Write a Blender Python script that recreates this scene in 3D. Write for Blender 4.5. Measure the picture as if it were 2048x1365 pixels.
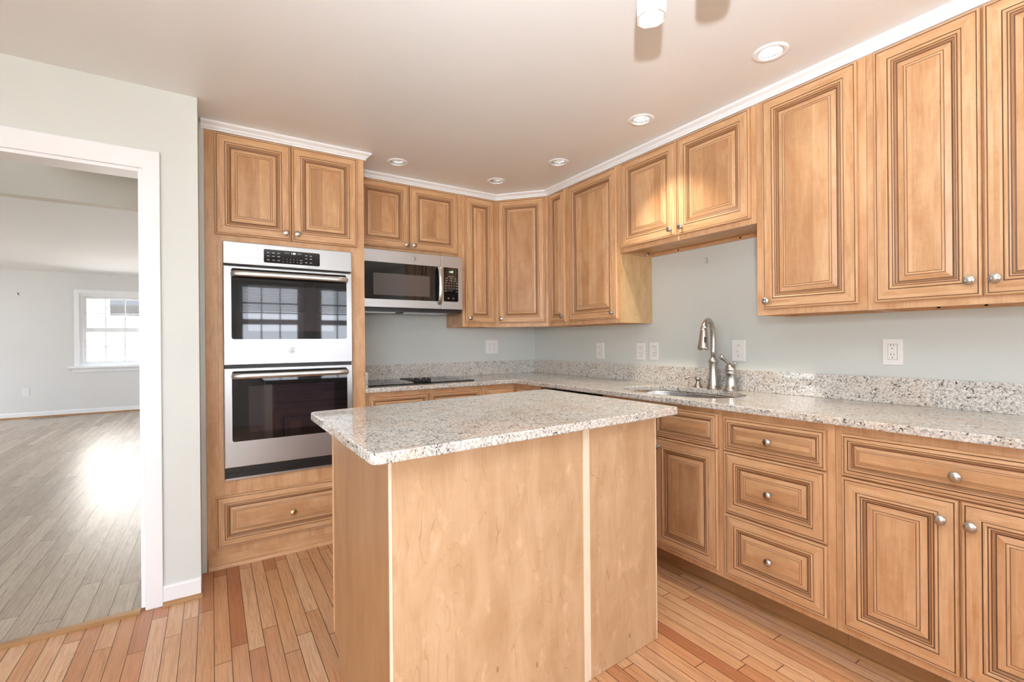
import bpy, bmesh, math, random
from mathutils import Vector, Matrix, Euler
random.seed(7)
R = math.radians
scene = bpy.context.scene
for o in list(bpy.data.objects):
    bpy.data.objects.remove(o)

# ------------------------------------------------------------------ camera, world, lights, exposure
F_PX, YAW, ROLL, CAM_H = 933.0, 0.5721, -0.0085, 1.204
cam_data = bpy.data.cameras.new('camera')
cam_data.sensor_width = 36.0
cam_data.lens = F_PX / 2048 * 36
cam_data.clip_start = 0.02
cam = bpy.data.objects.new('camera', cam_data)
scene.collection.objects.link(cam)
cam.matrix_world = Matrix.Translation((0, 0, CAM_H)) @ Matrix.Rotation(-YAW, 4, 'Z') @ Matrix.Rotation(R(90), 4, 'X') @ Matrix.Rotation(ROLL, 4, 'Z')
scene.camera = cam

world = bpy.data.worlds.new('world'); scene.world = world
world.use_nodes = True
bg = world.node_tree.nodes['Background']
bg.inputs[0].default_value = (0.84, 0.90, 1.0, 1)
bg.inputs[1].default_value = 5.0

scene.view_settings.view_transform = 'Standard'
scene.view_settings.look = 'None'
scene.view_settings.gamma = 1
scene.view_settings.exposure = 1.27
scene.cycles.use_denoising = True
scene.cycles.max_bounces = 10
scene.cycles.diffuse_bounces = 6
scene.cycles.glossy_bounces = 5
scene.cycles.transmission_bounces = 6
scene.cycles.transparent_max_bounces = 12
scene.cycles.sample_clamp_indirect = 6
scene.cycles.caustics_reflective = False
scene.cycles.caustics_refractive = False

def lamp(name, kind, loc, energy, color=(1, 1, 1), rot=None, parent=None, **kw):
    d = bpy.data.lights.new(name, kind)
    d.energy = energy; d.color = color
    for k, v in kw.items():
        setattr(d, k, v)
    o = bpy.data.objects.new(name, d); scene.collection.objects.link(o)
    o.location = loc
    if rot: o.rotation_euler = rot
    return o

def portal(name, loc, rot, sx, sy):
    o = lamp(name, 'AREA', loc, 1, rot=rot, shape='RECTANGLE', size=sx, size_y=sy)
    o.data.cycles.is_portal = True
    return o

# daylight comes in through these openings, several of them added for light (portals only guide the sky's light)
portal('window_daylight', (1.28, -2.03, 1.5), (R(-90), 0, 0), 2.1, 1.5)
portal('added_patio_daylight', (-1.75, -2.03, 1.05), (R(-90), 0, 0), 2.2, 2.1)
portal('living_daylight', (-0.95, 10.93, 1.45), (R(-90), 0, R(180)), 2.2, 1.5)
for y_ in (5.8, 8.9): portal('added_living_side_daylight', (-6.13, y_, 1.35), (R(90), 0, R(-90)), 2.4, 2.1)
portal('added_living_right_daylight', (4.13, 8.2, 1.35), (R(90), 0, R(90)), 3.0, 2.1)
portal('added_hall_daylight', (-6.13, 4.0, 2.2), (R(90), 0, R(-90)), 1.6, 1.6)
portal('added_side_daylight', (-3.23, -0.6, 1.43), (R(90), 0, R(-90)), 2.3, 1.4)
# the photographer's flash, just above and behind the camera (it throws the pendant's shadow on the ceiling)
flash_d, flash_r, flash_z = -0.25, -0.007, 1.61
flash = lamp('camera_flash', 'SPOT', (flash_r * math.cos(YAW) + flash_d * math.sin(YAW), -flash_r * math.sin(YAW) + flash_d * math.cos(YAW), flash_z), 150,
             (0.91, 0.95, 1.0), rot=(R(150), 0, -YAW - 0.5), spot_size=R(150), spot_blend=1.0, shadow_soft_size=0.035)
sun = lamp('sun', 'SUN', (0, -20, 20), 22.0, (1, 0.97, 0.93), rot=(R(32), 0, R(12)), angle=R(0.5))

# ------------------------------------------------------------------ material helpers
def new_mat(name):
    m = bpy.data.materials.new(name); m.use_nodes = True
    nt = m.node_tree
    return m, nt, nt.nodes['Principled BSDF']

class N:
    """tiny node-graph writer"""
    def __init__(self, nt): self.nt = nt
    def node(self, typ, ins=None, **attrs):
        n = self.nt.nodes.new(typ)
        for k, v in attrs.items(): setattr(n, k, v)
        for k, v in (ins or {}).items(): self.set(n.inputs[k], v)
        return n
    def set(self, sock, v):
        if isinstance(v, bpy.types.NodeSocket): self.nt.links.new(v, sock)
        else: sock.default_value = v
    def math(self, op, a, b=0.0, c=None):
        ins = {0: a, 1: b}
        if c is not None: ins[2] = c
        return self.node('ShaderNodeMath', ins, operation=op).outputs[0]
    def mapping(self, vec, scale=(1, 1, 1), loc=(0, 0, 0)):
        return self.node('ShaderNodeMapping', {0: vec, 'Scale': scale, 'Location': loc}).outputs[0]
    def noise(self, vec, scale=5, detail=3, rough=0.55, dist=0.0):
        return self.node('ShaderNodeTexNoise', {'Vector': vec, 'Scale': scale, 'Detail': detail, 'Roughness': rough, 'Distortion': dist}).outputs[0]
    def ramp(self, fac, stops, interp='LINEAR'):
        n = self.node('ShaderNodeValToRGB', {0: fac})
        cr = n.color_ramp; cr.interpolation = interp
        while len(cr.elements) < len(stops): cr.elements.new(0.5)
        for e, (p, c) in zip(cr.elements, stops):
            e.position = p; e.color = (*c, 1) if len(c) == 3 else c
        return n.outputs[0]
    def mix(self, fac, a, b, blend='MIX'):
        n = self.node('ShaderNodeMix', data_type='RGBA', blend_type=blend)
        self.set(n.inputs[0], fac)
        for i, v in ((6, a), (7, b)):
            if not isinstance(v, bpy.types.NodeSocket) and len(v) == 3: v = (*v, 1)
            self.set(n.inputs[i], v)
        return n.outputs[2]
    def sep(self, vec): return self.node('ShaderNodeSeparateXYZ', {0: vec}).outputs
    def comb(self, x=0.0, y=0.0, z=0.0): return self.node('ShaderNodeCombineXYZ', {0: x, 1: y, 2: z}).outputs[0]
    def white(self, vec): return self.node('ShaderNodeTexWhiteNoise', {'Vector': vec}, noise_dimensions='3D').outputs[0]
    def bump(self, h, strength=0.2, dist=0.002):
        return self.node('ShaderNodeBump', {'Height': h, 'Strength': strength, 'Distance': dist}).outputs[0]

def plain(name, color, rough=0.5, metal=0.0, spec=0.5, emit=None, estr=0.0, coat=0.0):
    m, nt, p = new_mat(name)
    p.inputs['Base Color'].default_value = (*color, 1)
    p.inputs['Roughness'].default_value = rough
    p.inputs['Metallic'].default_value = metal
    p.inputs['Specular IOR Level'].default_value = spec
    p.inputs['Coat Weight'].default_value = coat
    if emit:
        p.inputs['Emission Color'].default_value = (*emit, 1)
        p.inputs['Emission Strength'].default_value = estr
    return m

def paint(name, color, rough=0.6, var=0.03, bump=0.05):
    m, nt, p = new_mat(name); g = N(nt)
    co = g.node('ShaderNodeTexCoord').outputs['Object']
    n = g.noise(co, 1.3, 3)
    c2 = tuple(c * (1 - var) for c in color); c1 = tuple(min(1, c * (1 + var)) for c in color)
    g.set(p.inputs['Base Color'], g.ramp(n, [(0.3, c2), (0.7, c1)]))
    p.inputs['Roughness'].default_value = rough
    if bump:
        g.set(p.inputs['Normal'], g.bump(g.noise(co, 220, 2), bump, 0.001))
    return m

def wood(name, light, dark, planks=0.0, rough=0.36, fig=0.5, grain=1.0, knots=True, lines=0.0):
    m, nt, p = new_mat(name); g = N(nt)
    uv = g.node('ShaderNodeTexCoord').outputs['UV']
    blot = g.noise(g.mapping(uv, (2.2, 7, 1)), 1.6, 4, 0.6, 0.6)
    fine = g.noise(g.mapping(uv, (5, 120, 1)), 1.5, 4, 0.6, 0.3)
    curl = g.noise(g.mapping(uv, (38, 9, 1)), 1.0, 3, 0.5, 1.0)
    f = g.math('ADD', g.math('MULTIPLY', blot, 0.62), g.math('MULTIPLY', fine, 0.28 * grain))
    f = g.math('ADD', f, g.math('MULTIPLY', curl, 0.16 * fig))
    col = g.ramp(f, [(0.30, dark), (0.62, light)])
    if planks:
        s = g.sep(uv)
        idx = g.math('FLOOR', g.math('DIVIDE', s[1], planks))
        w = g.white(g.comb(idx, 3.0, 1.0))
        col = g.mix(1.0, col, g.ramp(w, [(0.0, (0.70, 0.62, 0.55)), (0.5, (0.92, 0.89, 0.86)), (1.0, (1.06, 1.08, 1.10))]), 'MULTIPLY')
    if lines:   # cathedral figure: thin dark contour lines of a stretched field, and pale patches
        fld = g.noise(g.mapping(uv, (0.9, 4.6, 1), (3, 1, 0)), 1.3, 3, 0.45, 0.35)
        fr = g.math('FRACT', g.math('MULTIPLY', fld, 17.0))
        ln = g.math('LESS_THAN', fr, 0.055)
        brk = g.ramp(g.noise(g.mapping(uv, (4, 9, 1)), 1.5, 3), [(0.45, (0, 0, 0)), (0.65, (1, 1, 1))])
        soft = g.ramp(fr, [(0.0, (1, 1, 1)), (0.35, (0, 0, 0))])
        col = g.mix(g.math('MULTIPLY', g.math('MULTIPLY', soft, brk), 0.35 * lines), col, dark)
        col = g.mix(g.math('MULTIPLY', g.math('MULTIPLY', ln, brk), 0.5 * lines), col, (dark[0] * 0.7, dark[1] * 0.62, dark[2] * 0.55))
        pale = g.ramp(g.noise(g.mapping(uv, (5, 9, 1), (7, 2, 0)), 1.6, 4, 0.6), [(0.60, (0, 0, 0)), (0.78, (1, 1, 1))])
        col = g.mix(g.math('MULTIPLY', pale, 0.7 * lines), col, tuple(min(0.9, c * 1.25) for c in light))
    if knots:
        v = g.node('ShaderNodeTexVoronoi', {'Vector': g.mapping(uv, (4.0, 9.0, 1)), 'Scale': 1.0}, feature='F1')
        kn = g.math('MULTIPLY', g.math('LESS_THAN', v.outputs['Distance'], 0.045), g.math('GREATER_THAN', g.white(v.outputs['Color']), 0.6))
        col = g.mix(g.math('MULTIPLY', kn, 0.55), col, (dark[0] * 0.35, dark[1] * 0.3, dark[2] * 0.25))
    g.set(p.inputs['Base Color'], col)
    p.inputs['Roughness'].default_value = rough
    p.inputs['Specular IOR Level'].default_value = 0.45
    return m

def floorboards(name, cols, w, length, gap_col, rough, grain_dark, grain_amt, bumpy=0.0, blotch=None):
    """boards run along Y"""
    m, nt, p = new_mat(name); g = N(nt)
    co = g.node('ShaderNodeTexCoord').outputs['Object']
    s = g.sep(co)
    xs = g.math('DIVIDE', s[0], w); row = g.math('FLOOR', xs); fx = g.math('FRACT', xs)
    off = g.math('MULTIPLY', g.white(g.comb(row, 1.0, 2.0)), 7.0)
    ys = g.math('DIVIDE', g.math('ADD', s[1], off), length); seg = g.math('FLOOR', ys); fy = g.math('FRACT', ys)
    # irregular board ends: join some neighbours
    pid = g.white(g.comb(row, seg, 5.0))
    n = len(cols)
    col = g.ramp(pid, [(i / (n - 1) if n > 1 else 0, c) for i, c in enumerate(cols)])
    shift = g.math('MULTIPLY', pid, 40.0)
    gv = g.comb(g.math('ADD', s[0], shift), g.math('ADD', s[1], shift), shift)
    grain = g.noise(g.mapping(gv, (75, 3.2, 1)), 1.6, 5, 0.65, 1.2)
    col = g.mix(g.math('MULTIPLY', g.ramp(grain, [(0.42, (0, 0, 0)), (0.72, (1, 1, 1))]), grain_amt), col, grain_dark)
    if blotch:
        b = g.noise(co, 1.1, 4, 0.6)
        col = g.mix(g.ramp(b, [(0.45, (0, 0, 0)), (0.65, (1, 1, 1))]), col, blotch, 'MULTIPLY')
    flk = g.noise(g.mapping(gv, (60, 14, 1)), 3.0, 2, 0.5)
    col = g.mix(g.math('MULTIPLY', g.math('GREATER_THAN', flk, 0.72), 0.5), col, grain_dark)
    ex = g.math('LESS_THAN', g.math('MINIMUM', fx, g.math('SUBTRACT', 1.0, fx)), 0.0014 / w)
    ey = g.math('LESS_THAN', g.math('MINIMUM', fy, g.math('SUBTRACT', 1.0, fy)), 0.0016 / length)
    e = g.math('MAXIMUM', ex, ey)
    col = g.mix(g.math('MULTIPLY', e, 0.92), col, gap_col)
    g.set(p.inputs['Base Color'], col)
    p.inputs['Roughness'].default_value = rough
    g.set(p.inputs['Normal'], g.bump(g.math('SUBTRACT', g.math('MULTIPLY', grain, bumpy), e), 0.35, 0.001))
    return m

def granite():
    m, nt, p = new_mat('granite'); g = N(nt)
    co = g.node('ShaderNodeTexCoord').outputs['Object']
    warp = g.node('ShaderNodeVectorMath', {0: co, 1: g.node('ShaderNodeVectorMath', {0: g.node('ShaderNodeTexNoise', {'Vector': co, 'Scale': 35.0, 'Detail': 3.0}).outputs['Color'], 'Scale': 0.02}, operation='SCALE').outputs[0]}, operation='ADD').outputs[0]
    big = g.noise(co, 5, 4, 0.6)
    mid = g.noise(g.mapping(warp, (1, 0.75, 0.8)), 120, 7, 0.72)
    col = g.ramp(mid, [(0.36, (0.27, 0.255, 0.24)), (0.47, (0.60, 0.575, 0.525)), (0.59, (0.82, 0.79, 0.73))])
    col = g.mix(g.ramp(big, [(0.50, (0, 0, 0)), (0.72, (0.45, 0.45, 0.45))]), col, (0.62, 0.45, 0.30))
    dk = g.noise(g.mapping(warp, (1, 0.62, 0.8)), 215, 3, 0.55, 0.4)
    amt = g.noise(co, 22, 3, 0.6)
    thr = g.math('ADD', dk, g.math('MULTIPLY', amt, 0.45))
    col = g.mix(g.ramp(thr, [(0.82, (0, 0, 0)), (0.88, (1, 1, 1))]), col, (0.05, 0.045, 0.05))
    fl = g.noise(g.mapping(warp, (1, 0.55, 0.8), (5, 1, 2)), 105, 3, 0.5, 0.5)
    col = g.mix(g.ramp(fl, [(0.685, (0, 0, 0)), (0.72, (1, 1, 1))]), col, (0.05, 0.047, 0.05))
    br = g.noise(g.mapping(warp, (0.7, 1, 1), (3, 5, 1)), 260, 2, 0.5)
    col = g.mix(g.ramp(br, [(0.62, (0, 0, 0)), (0.70, (0.8, 0.8, 0.8))]), col, (0.26, 0.17, 0.11))
    g.set(p.inputs['Base Color'], col)
    p.inputs['Roughness'].default_value = 0.07
    p.inputs['Specular IOR Level'].default_value = 0.5
    return m

def steel(name, color, rough, stretch=(1, 1, 220), aniso=0.5):
    m, nt, p = new_mat(name); g = N(nt)
    co = g.node('ShaderNodeTexCoord').outputs['Object']
    n = g.noise(g.mapping(co, stretch), 3, 3, 0.6)
    g.set(p.inputs['Base Color'], g.ramp(n, [(0.3, tuple(c * 0.93 for c in color)), (0.7, color)]))
    g.set(p.inputs['Roughness'], g.math('ADD', g.math('MULTIPLY', n, 0.12), rough - 0.06))
    p.inputs['Metallic'].default_value = 1
    p.inputs['Anisotropic'].default_value = aniso
    return m

def clear_glass(name, tint=(1, 1, 1), refl=0.08):
    m = bpy.data.materials.new(name); m.use_nodes = True
    nt = m.node_tree; nt.nodes.clear(); g = N(nt)
    t = g.node('ShaderNodeBsdfTransparent', {0: (*tint, 1)})
    gl = g.node('ShaderNodeBsdfGlossy', {'Roughness': 0.01})
    fr = g.node('ShaderNodeFresnel', {'IOR': 1.45})
    mx = g.node('ShaderNodeMixShader', {0: fr.outputs[0], 1: t.outputs[0], 2: gl.outputs[0]})
    g.node('ShaderNodeOutputMaterial', {0: mx.outputs[0]})
    return m

M = {}
MAPLE_L, MAPLE_D = (0.69, 0.44, 0.245), (0.47, 0.23, 0.095)
M['maple'] = wood('maple', MAPLE_L, MAPLE_D)
M['panel'] = wood('maple_panel', MAPLE_L, MAPLE_D, planks=0.072, lines=0.35)
M['veneer'] = wood('maple_veneer', (0.66, 0.45, 0.235), (0.47, 0.285, 0.12), fig=0.2, grain=1.6, lines=0.8)
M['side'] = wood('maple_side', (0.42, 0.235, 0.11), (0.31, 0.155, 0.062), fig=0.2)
M['ply'] = wood('birch_plywood', (0.66, 0.455, 0.28), (0.49, 0.305, 0.16), fig=0.5, grain=0.5, rough=0.42, lines=1.0)
M["plyedge"] = wood("plywood_edge", (0.82, 0.71, 0.54), (0.60, 0.47, 0.31), fig=0.0, grain=2.0, knots=False)
M['shoe'] = wood('oak_shoe', (0.46, 0.25, 0.10), (0.28, 0.14, 0.055), fig=0.2, rough=0.4)
M['glaze'] = plain('brown_glaze', (0.075, 0.032, 0.016), 0.5)
M['stain_shade'] = wood('glazed_shaded_maple', (0.40, 0.21, 0.10), (0.26, 0.12, 0.05), fig=0.3, knots=False)  # glaze residue plus recess shade, both painted into the moulding steps
M['dark'] = plain('black_plastic', (0.012, 0.012, 0.013), 0.35)
M['gap'] = plain('dark_gap', (0.02, 0.016, 0.013), 0.8)
M['wall'] = paint('wall_paint', (0.635, 0.66, 0.625), 0.55)
M['wall_hall'] = paint('hall_paint', (0.70, 0.70, 0.69), 0.6)
M['wall_warm_lit'] = paint('warm_lit_hall_wall', (0.60, 0.555, 0.485), 0.6)  # warm light's tint painted into the upper hall walls' colour
M['ceiling'] = paint('ceiling_paint', (0.79, 0.805, 0.805), 0.32, 0.015)
M['ceiling_far'] = paint('living_ceiling_paint', (0.76, 0.76, 0.755), 0.7, 0.015)
M['white'] = paint('white_trim', (0.83, 0.845, 0.86), 0.35, 0.01, 0)
M['plastic'] = plain('white_plastic', (0.84, 0.83, 0.80), 0.35)
M['slot'] = plain('slot_dark', (0.06, 0.055, 0.05), 0.6)
M['granite'] = granite()
M['steel'] = steel('stainless', (0.50, 0.497, 0.493), 0.36)
M['steel_h'] = steel('stainless_handle', (0.66, 0.65, 0.64), 0.33, (1, 200, 200))
M['sink'] = steel('sink_steel', (0.40, 0.40, 0.40), 0.28, (60, 1, 60))
M['nickel'] = plain('brushed_nickel', (0.50, 0.475, 0.44), 0.27, 1.0)
M['nickel_dark'] = plain('aged_nickel', (0.40, 0.36, 0.31), 0.28, 1.0)
M['brass'] = plain('brass', (0.72, 0.52, 0.22), 0.25, 1.0)
M['chrome'] = plain('chrome', (0.62, 0.61, 0.60), 0.15, 1.0)
M['glass_black'] = plain('black_glass', (0.006, 0.0065, 0.008), 0.03, 0.0, 0.6)
M['glass_window'] = plain('oven_window', (0.020, 0.016, 0.022), 0.03, 0.0, 0.85)
M['mw_window'] = plain('microwave_window', (0.10, 0.085, 0.08), 0.10, 0.0, 0.6)
M['cooktop'] = plain('cooktop_glass', (0.006, 0.006, 0.007), 0.04, 0.0, 0.45)
M['clock_white'] = plain('clock_digits', (0.9, 0.95, 1), 0.4, emit=(0.85, 0.93, 1), estr=1.0)
M['clock_green'] = plain('clock_green', (0.5, 0.9, 0.6), 0.4, emit=(0.45, 1.0, 0.6), estr=0.8)
M['print'] = plain('panel_print', (0.50, 0.49, 0.47), 0.5)
M['dim'] = plain('panel_dim', (0.14, 0.14, 0.14), 0.5)
M['emblem'] = plain('emblem_metal', (0.58, 0.57, 0.55), 0.3, 0.9)
M['bulb'] = plain('lamp_bulb', (1, 0.95, 0.88), 0.4, emit=(1.0, 0.93, 0.82), estr=12.0)
M['bulb_soft'] = plain('pendant_bulb', (1, 0.95, 0.88), 0.4, emit=(1.0, 0.95, 0.88), estr=4.0)
M['shade'] = plain('frosted_glass', (0.62, 0.595, 0.575), 0.35, emit=(1.0, 0.93, 0.87), estr=0.05)
M['window_glass'] = clear_glass('window_glass')
M['floor'] = floorboards('kitchen_floor', [(0.42, 0.165, 0.075), (0.56, 0.285, 0.14), (0.62, 0.36, 0.195), (0.68, 0.43, 0.255), (0.65, 0.385, 0.205), (0.54, 0.25, 0.12)], 0.057, 0.78, (0.09, 0.035, 0.015), 0.24, (0.27, 0.10, 0.042), 0.55)
M['floor_oak'] = floorboards('living_floor', [(0.32, 0.245, 0.175), (0.40, 0.31, 0.225), (0.47, 0.375, 0.28), (0.36, 0.275, 0.20)], 0.083, 1.15, (0.06, 0.04, 0.03), 0.27, (0.16, 0.11, 0.075), 0.6, 2.5)
M['floor_oak'].node_tree.nodes['Principled BSDF'].inputs['Specular IOR Level'].default_value = 0.9
M['siding'] = paint('house_siding', (0.80, 0.77, 0.70), 0.6, 0.02)
M['brick'] = paint('house_brick', (0.55, 0.33, 0.26), 0.8, 0.1)
M['grass'] = paint('pale_paving', (0.36, 0.35, 0.33), 0.9, 0.2)

# ------------------------------------------------------------------ mesh helpers
class MB:
    def __init__(self, *mats):
        self.bm = bmesh.new(); self.mats = list(mats)
        self.uv = self.bm.loops.layers.uv.new('UVMap')
        self.grain = self.bm.faces.layers.float_vector.new('grain')
        self.piece = self.bm.faces.layers.int.new('piece')
    def mi(self, mat):
        if mat is None: return 0
        if mat not in self.mats: self.mats.append(mat)
        return self.mats.index(mat)
    def face(self, pts, mat=None, grain=None, smooth=False):
        vs = [p if isinstance(p, bmesh.types.BMVert) else self.bm.verts.new(p) for p in pts]
        try: f = self.bm.faces.new(vs)
        except ValueError: return None
        f.material_index = self.mi(mat); f.smooth = smooth
        f[self.grain] = Vector(grain) if grain else Vector((0, 0, 1))
        return f
    def box(self, lo, hi, mat=None, grain=None):
        x0, y0, z0 = lo; x1, y1, z1 = hi
        return self.prism([(x0, y0), (x1, y0), (x1, y1), (x0, y1)], z0, z1, mat, grain)
    def prism(self, poly, z0, z1, mat=None, grain=None):
        b = [self.bm.verts.new((x, y, z0)) for x, y in poly]
        t = [self.bm.verts.new((x, y, z1)) for x, y in poly]
        n = len(poly)
        self.face(t, mat, grain); self.face(b[::-1], mat, grain)
        for i in range(n):
            j = (i + 1) % n
            self.face([b[i], b[j], t[j], t[i]], mat, grain)
        return self
    def obox(self, c, a, n, w, h, d0, d1, mat=None, grain=None):
        """box on a facade: c = bottom-left corner, a = across, n = outward; depth d0..d1 along n"""
        a = Vector(a); n = Vector(n); z = Vector((0, 0, 1)); c = Vector(c)
        P = lambda u, v, d: c + a * u + z * v + n * d
        v = [self.bm.verts.new(P(u, vv, d)) for d in (d0, d1) for u, vv in ((0, 0), (w, 0), (w, h), (0, h))]
        for q in ((4, 5, 6, 7), (3, 2, 1, 0), (0, 1, 5, 4), (1, 2, 6, 5), (2, 3, 7, 6), (3, 0, 4, 7)):
            self.face([v[i] for i in q], mat, grain)
        return self
    def lathe(self, prof, seg=24, mat=None, axis=None, origin=(0, 0, 0), close=True, smooth=True):
        """prof: (radius, height) pairs about axis"""
        o = Vector(origin); ax = Vector(axis or (0, 0, 1)).normalized()
        q = ax.to_track_quat('Z', 'Y')
        rings = []
        for r, h in prof:
            if r < 1e-6:
                rings.append([self.bm.verts.new(o + ax * h)])
            else:
                rings.append([self.bm.verts.new(o + q @ Vector((r * math.cos(2 * math.pi * i / seg), r * math.sin(2 * math.pi * i / seg), h))) for i in range(seg)])
        for A, B in zip(rings, rings[1:]):
            for i in range(seg):
                j = (i + 1) % seg
                if len(A) == 1 and len(B) == 1: continue
                if len(A) == 1: self.face([A[0], B[j], B[i]][::-1], mat, None, smooth)
                elif len(B) == 1: self.face([A[i], A[j], B[0]], mat, None, smooth)
                else: self.face([A[i], A[j], B[j], B[i]], mat, None, smooth)
        if close:
            if len(rings[0]) > 1: self.face(rings[0][::-1], mat)
            if len(rings[-1]) > 1: self.face(rings[-1], mat)
        return self
    def tube(self, pts, rad, seg=12, mat=None, caps=True, flat=None):
        pts = [Vector(p) for p in pts]; n = len(pts)
        rads = rad if isinstance(rad, (list, tuple)) else [rad] * n
        rings = []; up = None
        for i, p in enumerate(pts):
            t = (pts[min(i + 1, n - 1)] - pts[max(i - 1, 0)]).normalized()
            if up is None:
                up = Vector((0, 0, 1)) if abs(t.z) < 0.9 else Vector((0, 1, 0))
            up = (up - t * up.dot(t)).normalized(); s = t.cross(up)
            k = flat if flat else 1.0
            rings.append([self.bm.verts.new(p + (up * math.cos(2 * math.pi * j / seg) + s * (k * math.sin(2 * math.pi * j / seg))) * rads[i]) for j in range(seg)])
        for A, B in zip(rings, rings[1:]):
            for i in range(seg):
                j = (i + 1) % seg
                self.face([A[i], A[j], B[j], B[i]], mat, None, True)
        if caps:
            self.face(rings[0][::-1], mat); self.face(rings[-1], mat)
        return self
    def profile(self, path, prof, mat=None, closed=False, grain=None, normals=None):
        """sweep a cross-section (out, up) along a horizontal path; out is to the right of travel unless normals given"""
        path = [Vector((*p, 0)) if len(p) == 2 else Vector(p) for p in path]; n = len(path)
        rings = []
        for i, p in enumerate(path):
            def nr(a, b):
                t = (b - a); t.z = 0; t.normalize(); return Vector((t.y, -t.x, 0))
            if i == 0: d = nr(path[0], path[1])
            elif i == n - 1: d = nr(path[-2], path[-1])
            else:
                n1, n2 = nr(path[i - 1], p), nr(p, path[i + 1]); d = (n1 + n2); d = d / (d.dot(n1))
            rings.append([self.bm.verts.new(p + d * o + Vector((0, 0, u))) for o, u in prof])
        k = len(prof)
        for A, B in zip(rings, rings[1:]):
            t = (B[0].co - A[0].co)
            for i in range(k):
                j = (i + 1) % k
                self.face([A[i], A[j], B[j], B[i]], mat, t.normalized())
        self.face(rings[0], mat); self.face(rings[-1][::-1], mat)
        return self
    def build(self, name, parent=None, bevel=0.0, seg=2, smooth_angle=None, origin=None, weld=False, recalc=True):
        bm = self.bm
        if weld: bmesh.ops.remove_doubles(bm, verts=bm.verts[:], dist=1e-5)
        if recalc: bmesh.ops.recalc_face_normals(bm, faces=bm.faces[:])
        offs = [(random.uniform(0, 30), random.uniform(0, 30)) for _ in range(10)]
        for f in bm.faces:
            ou, ov = offs[f[self.piece]]
            gr = Vector(f[self.grain]); nn = f.normal
            u = gr - nn * gr.dot(nn)
            if u.length < 0.2:
                alt = Vector((0, 1, 0)) if abs(nn.y) < 0.7 else Vector((1, 0, 0))
                u = alt - nn * alt.dot(nn)
            u.normalize(); v = nn.cross(u)
            for l in f.loops:
                l[self.uv].uv = (l.vert.co.dot(u) + ou, l.vert.co.dot(v) + ov)
        off = OFF.get(parent.name, Vector((0, 0, 0))) if parent else None
        if off is None:
            if origin is None:
                xs = [v.co for v in bm.verts]
                origin = ((min(p.x for p in xs) + max(p.x for p in xs)) / 2, (min(p.y for p in xs) + max(p.y for p in xs)) / 2, min(p.z for p in xs))
            off = Vector(origin)
        bmesh.ops.translate(bm, verts=bm.verts[:], vec=-off)
        me = bpy.data.meshes.new(name)
        bm.to_mesh(me); bm.free()
        for m in self.mats: me.materials.append(M[m] if isinstance(m, str) else m)
        o = bpy.data.objects.new(name, me); scene.collection.objects.link(o)
        if parent: o.parent = parent
        else: o.location = off
        OFF[o.name] = off
        if bevel:
            b = o.modifiers.new('bevel', 'BEVEL'); b.width = bevel; b.segments = seg; b.limit_method = 'ANGLE'; b.angle_limit = R(40)
            b.harden_normals = False
        return o

OFF = {}
def thing(name, label, cat, loc, group=None):
    o = bpy.data.objects.new(name, None); scene.collection.objects.link(o)
    o.location = loc; o.empty_display_size = 0.05
    o['label'] = label; o['category'] = cat
    if group: o['group'] = group
    OFF[o.name] = Vector(loc)
    return o
def tag(o, label, cat, group=None, kind=None):
    o['label'] = label; o['category'] = cat
    if group: o['group'] = group
    if kind: o['kind'] = kind
    return o
def struct(o):
    o['kind'] = 'structure'
    return o

def holed_slab(mb, axis, p0, p1, us, vs, holes, mat):
    """a slab perpendicular to axis (0 x, 1 y, 2 z) from p0 to p1 over the u,v rectangle with rectangular holes: ((u0,u1),(v0,v1))"""
    U = sorted({us[0], us[1], *[h[0][i] for h in holes for i in (0, 1)]}); V = sorted({vs[0], vs[1], *[h[1][i] for h in holes for i in (0, 1)]})
    U = [u for u in U if us[0] <= u <= us[1]]; V = [v for v in V if vs[0] <= v <= vs[1]]
    def solid(i, j):
        if i < 0 or j < 0 or i >= len(U) - 1 or j >= len(V) - 1: return False
        cu, cv = (U[i] + U[i + 1]) / 2, (V[j] + V[j + 1]) / 2
        return not any(h[0][0] < cu < h[0][1] and h[1][0] < cv < h[1][1] for h in holes)
    cache = {}
    def vert(i, j, k):
        if (i, j, k) not in cache:
            c = [U[i], V[j]]; c.insert(axis, (p0, p1)[k]); cache[(i, j, k)] = mb.bm.verts.new(c)
        return cache[(i, j, k)]
    for i in range(len(U) - 1):
        for j in range(len(V) - 1):
            if not solid(i, j): continue
            for k in (0, 1):
                mb.face([vert(i, j, k), vert(i + 1, j, k), vert(i + 1, j + 1, k), vert(i, j + 1, k)], mat)
            for di, dj, a, b in ((-1, 0, (i, j), (i, j + 1)), (1, 0, (i + 1, j), (i + 1, j + 1)), (0, -1, (i, j), (i + 1, j)), (0, 1, (i, j + 1), (i + 1, j + 1))):
                if not solid(i + di, j + dj):
                    mb.face([vert(*a, 0), vert(*b, 0), vert(*b, 1), vert(*a, 1)], mat)
    return mb

def text_mesh(mb, s, pos, a, n, size, mat, align='CENTER', depth=0.0006):
    cu = bpy.data.curves.new('t', 'FONT'); cu.body = s; cu.size = size; cu.align_x = align; cu.align_y = 'CENTER'; cu.resolution_u = 2
    o = bpy.data.objects.new('t', cu); scene.collection.objects.link(o)
    bpy.context.view_layer.update()
    me = bpy.data.meshes.new_from_object(o.evaluated_get(bpy.context.evaluated_depsgraph_get()))
    a = Vector(a); n = Vector(n); z = Vector((0, 0, 1)); pos = Vector(pos)
    vs = [mb.bm.verts.new(pos + a * v.co.x + z * v.co.y + n * depth) for v in me.vertices]
    for p in me.polygons: mb.face([vs[i] for i in p.vertices], mat)
    bpy.data.objects.remove(o); bpy.data.curves.remove(cu); bpy.data.meshes.remove(me)

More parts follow.
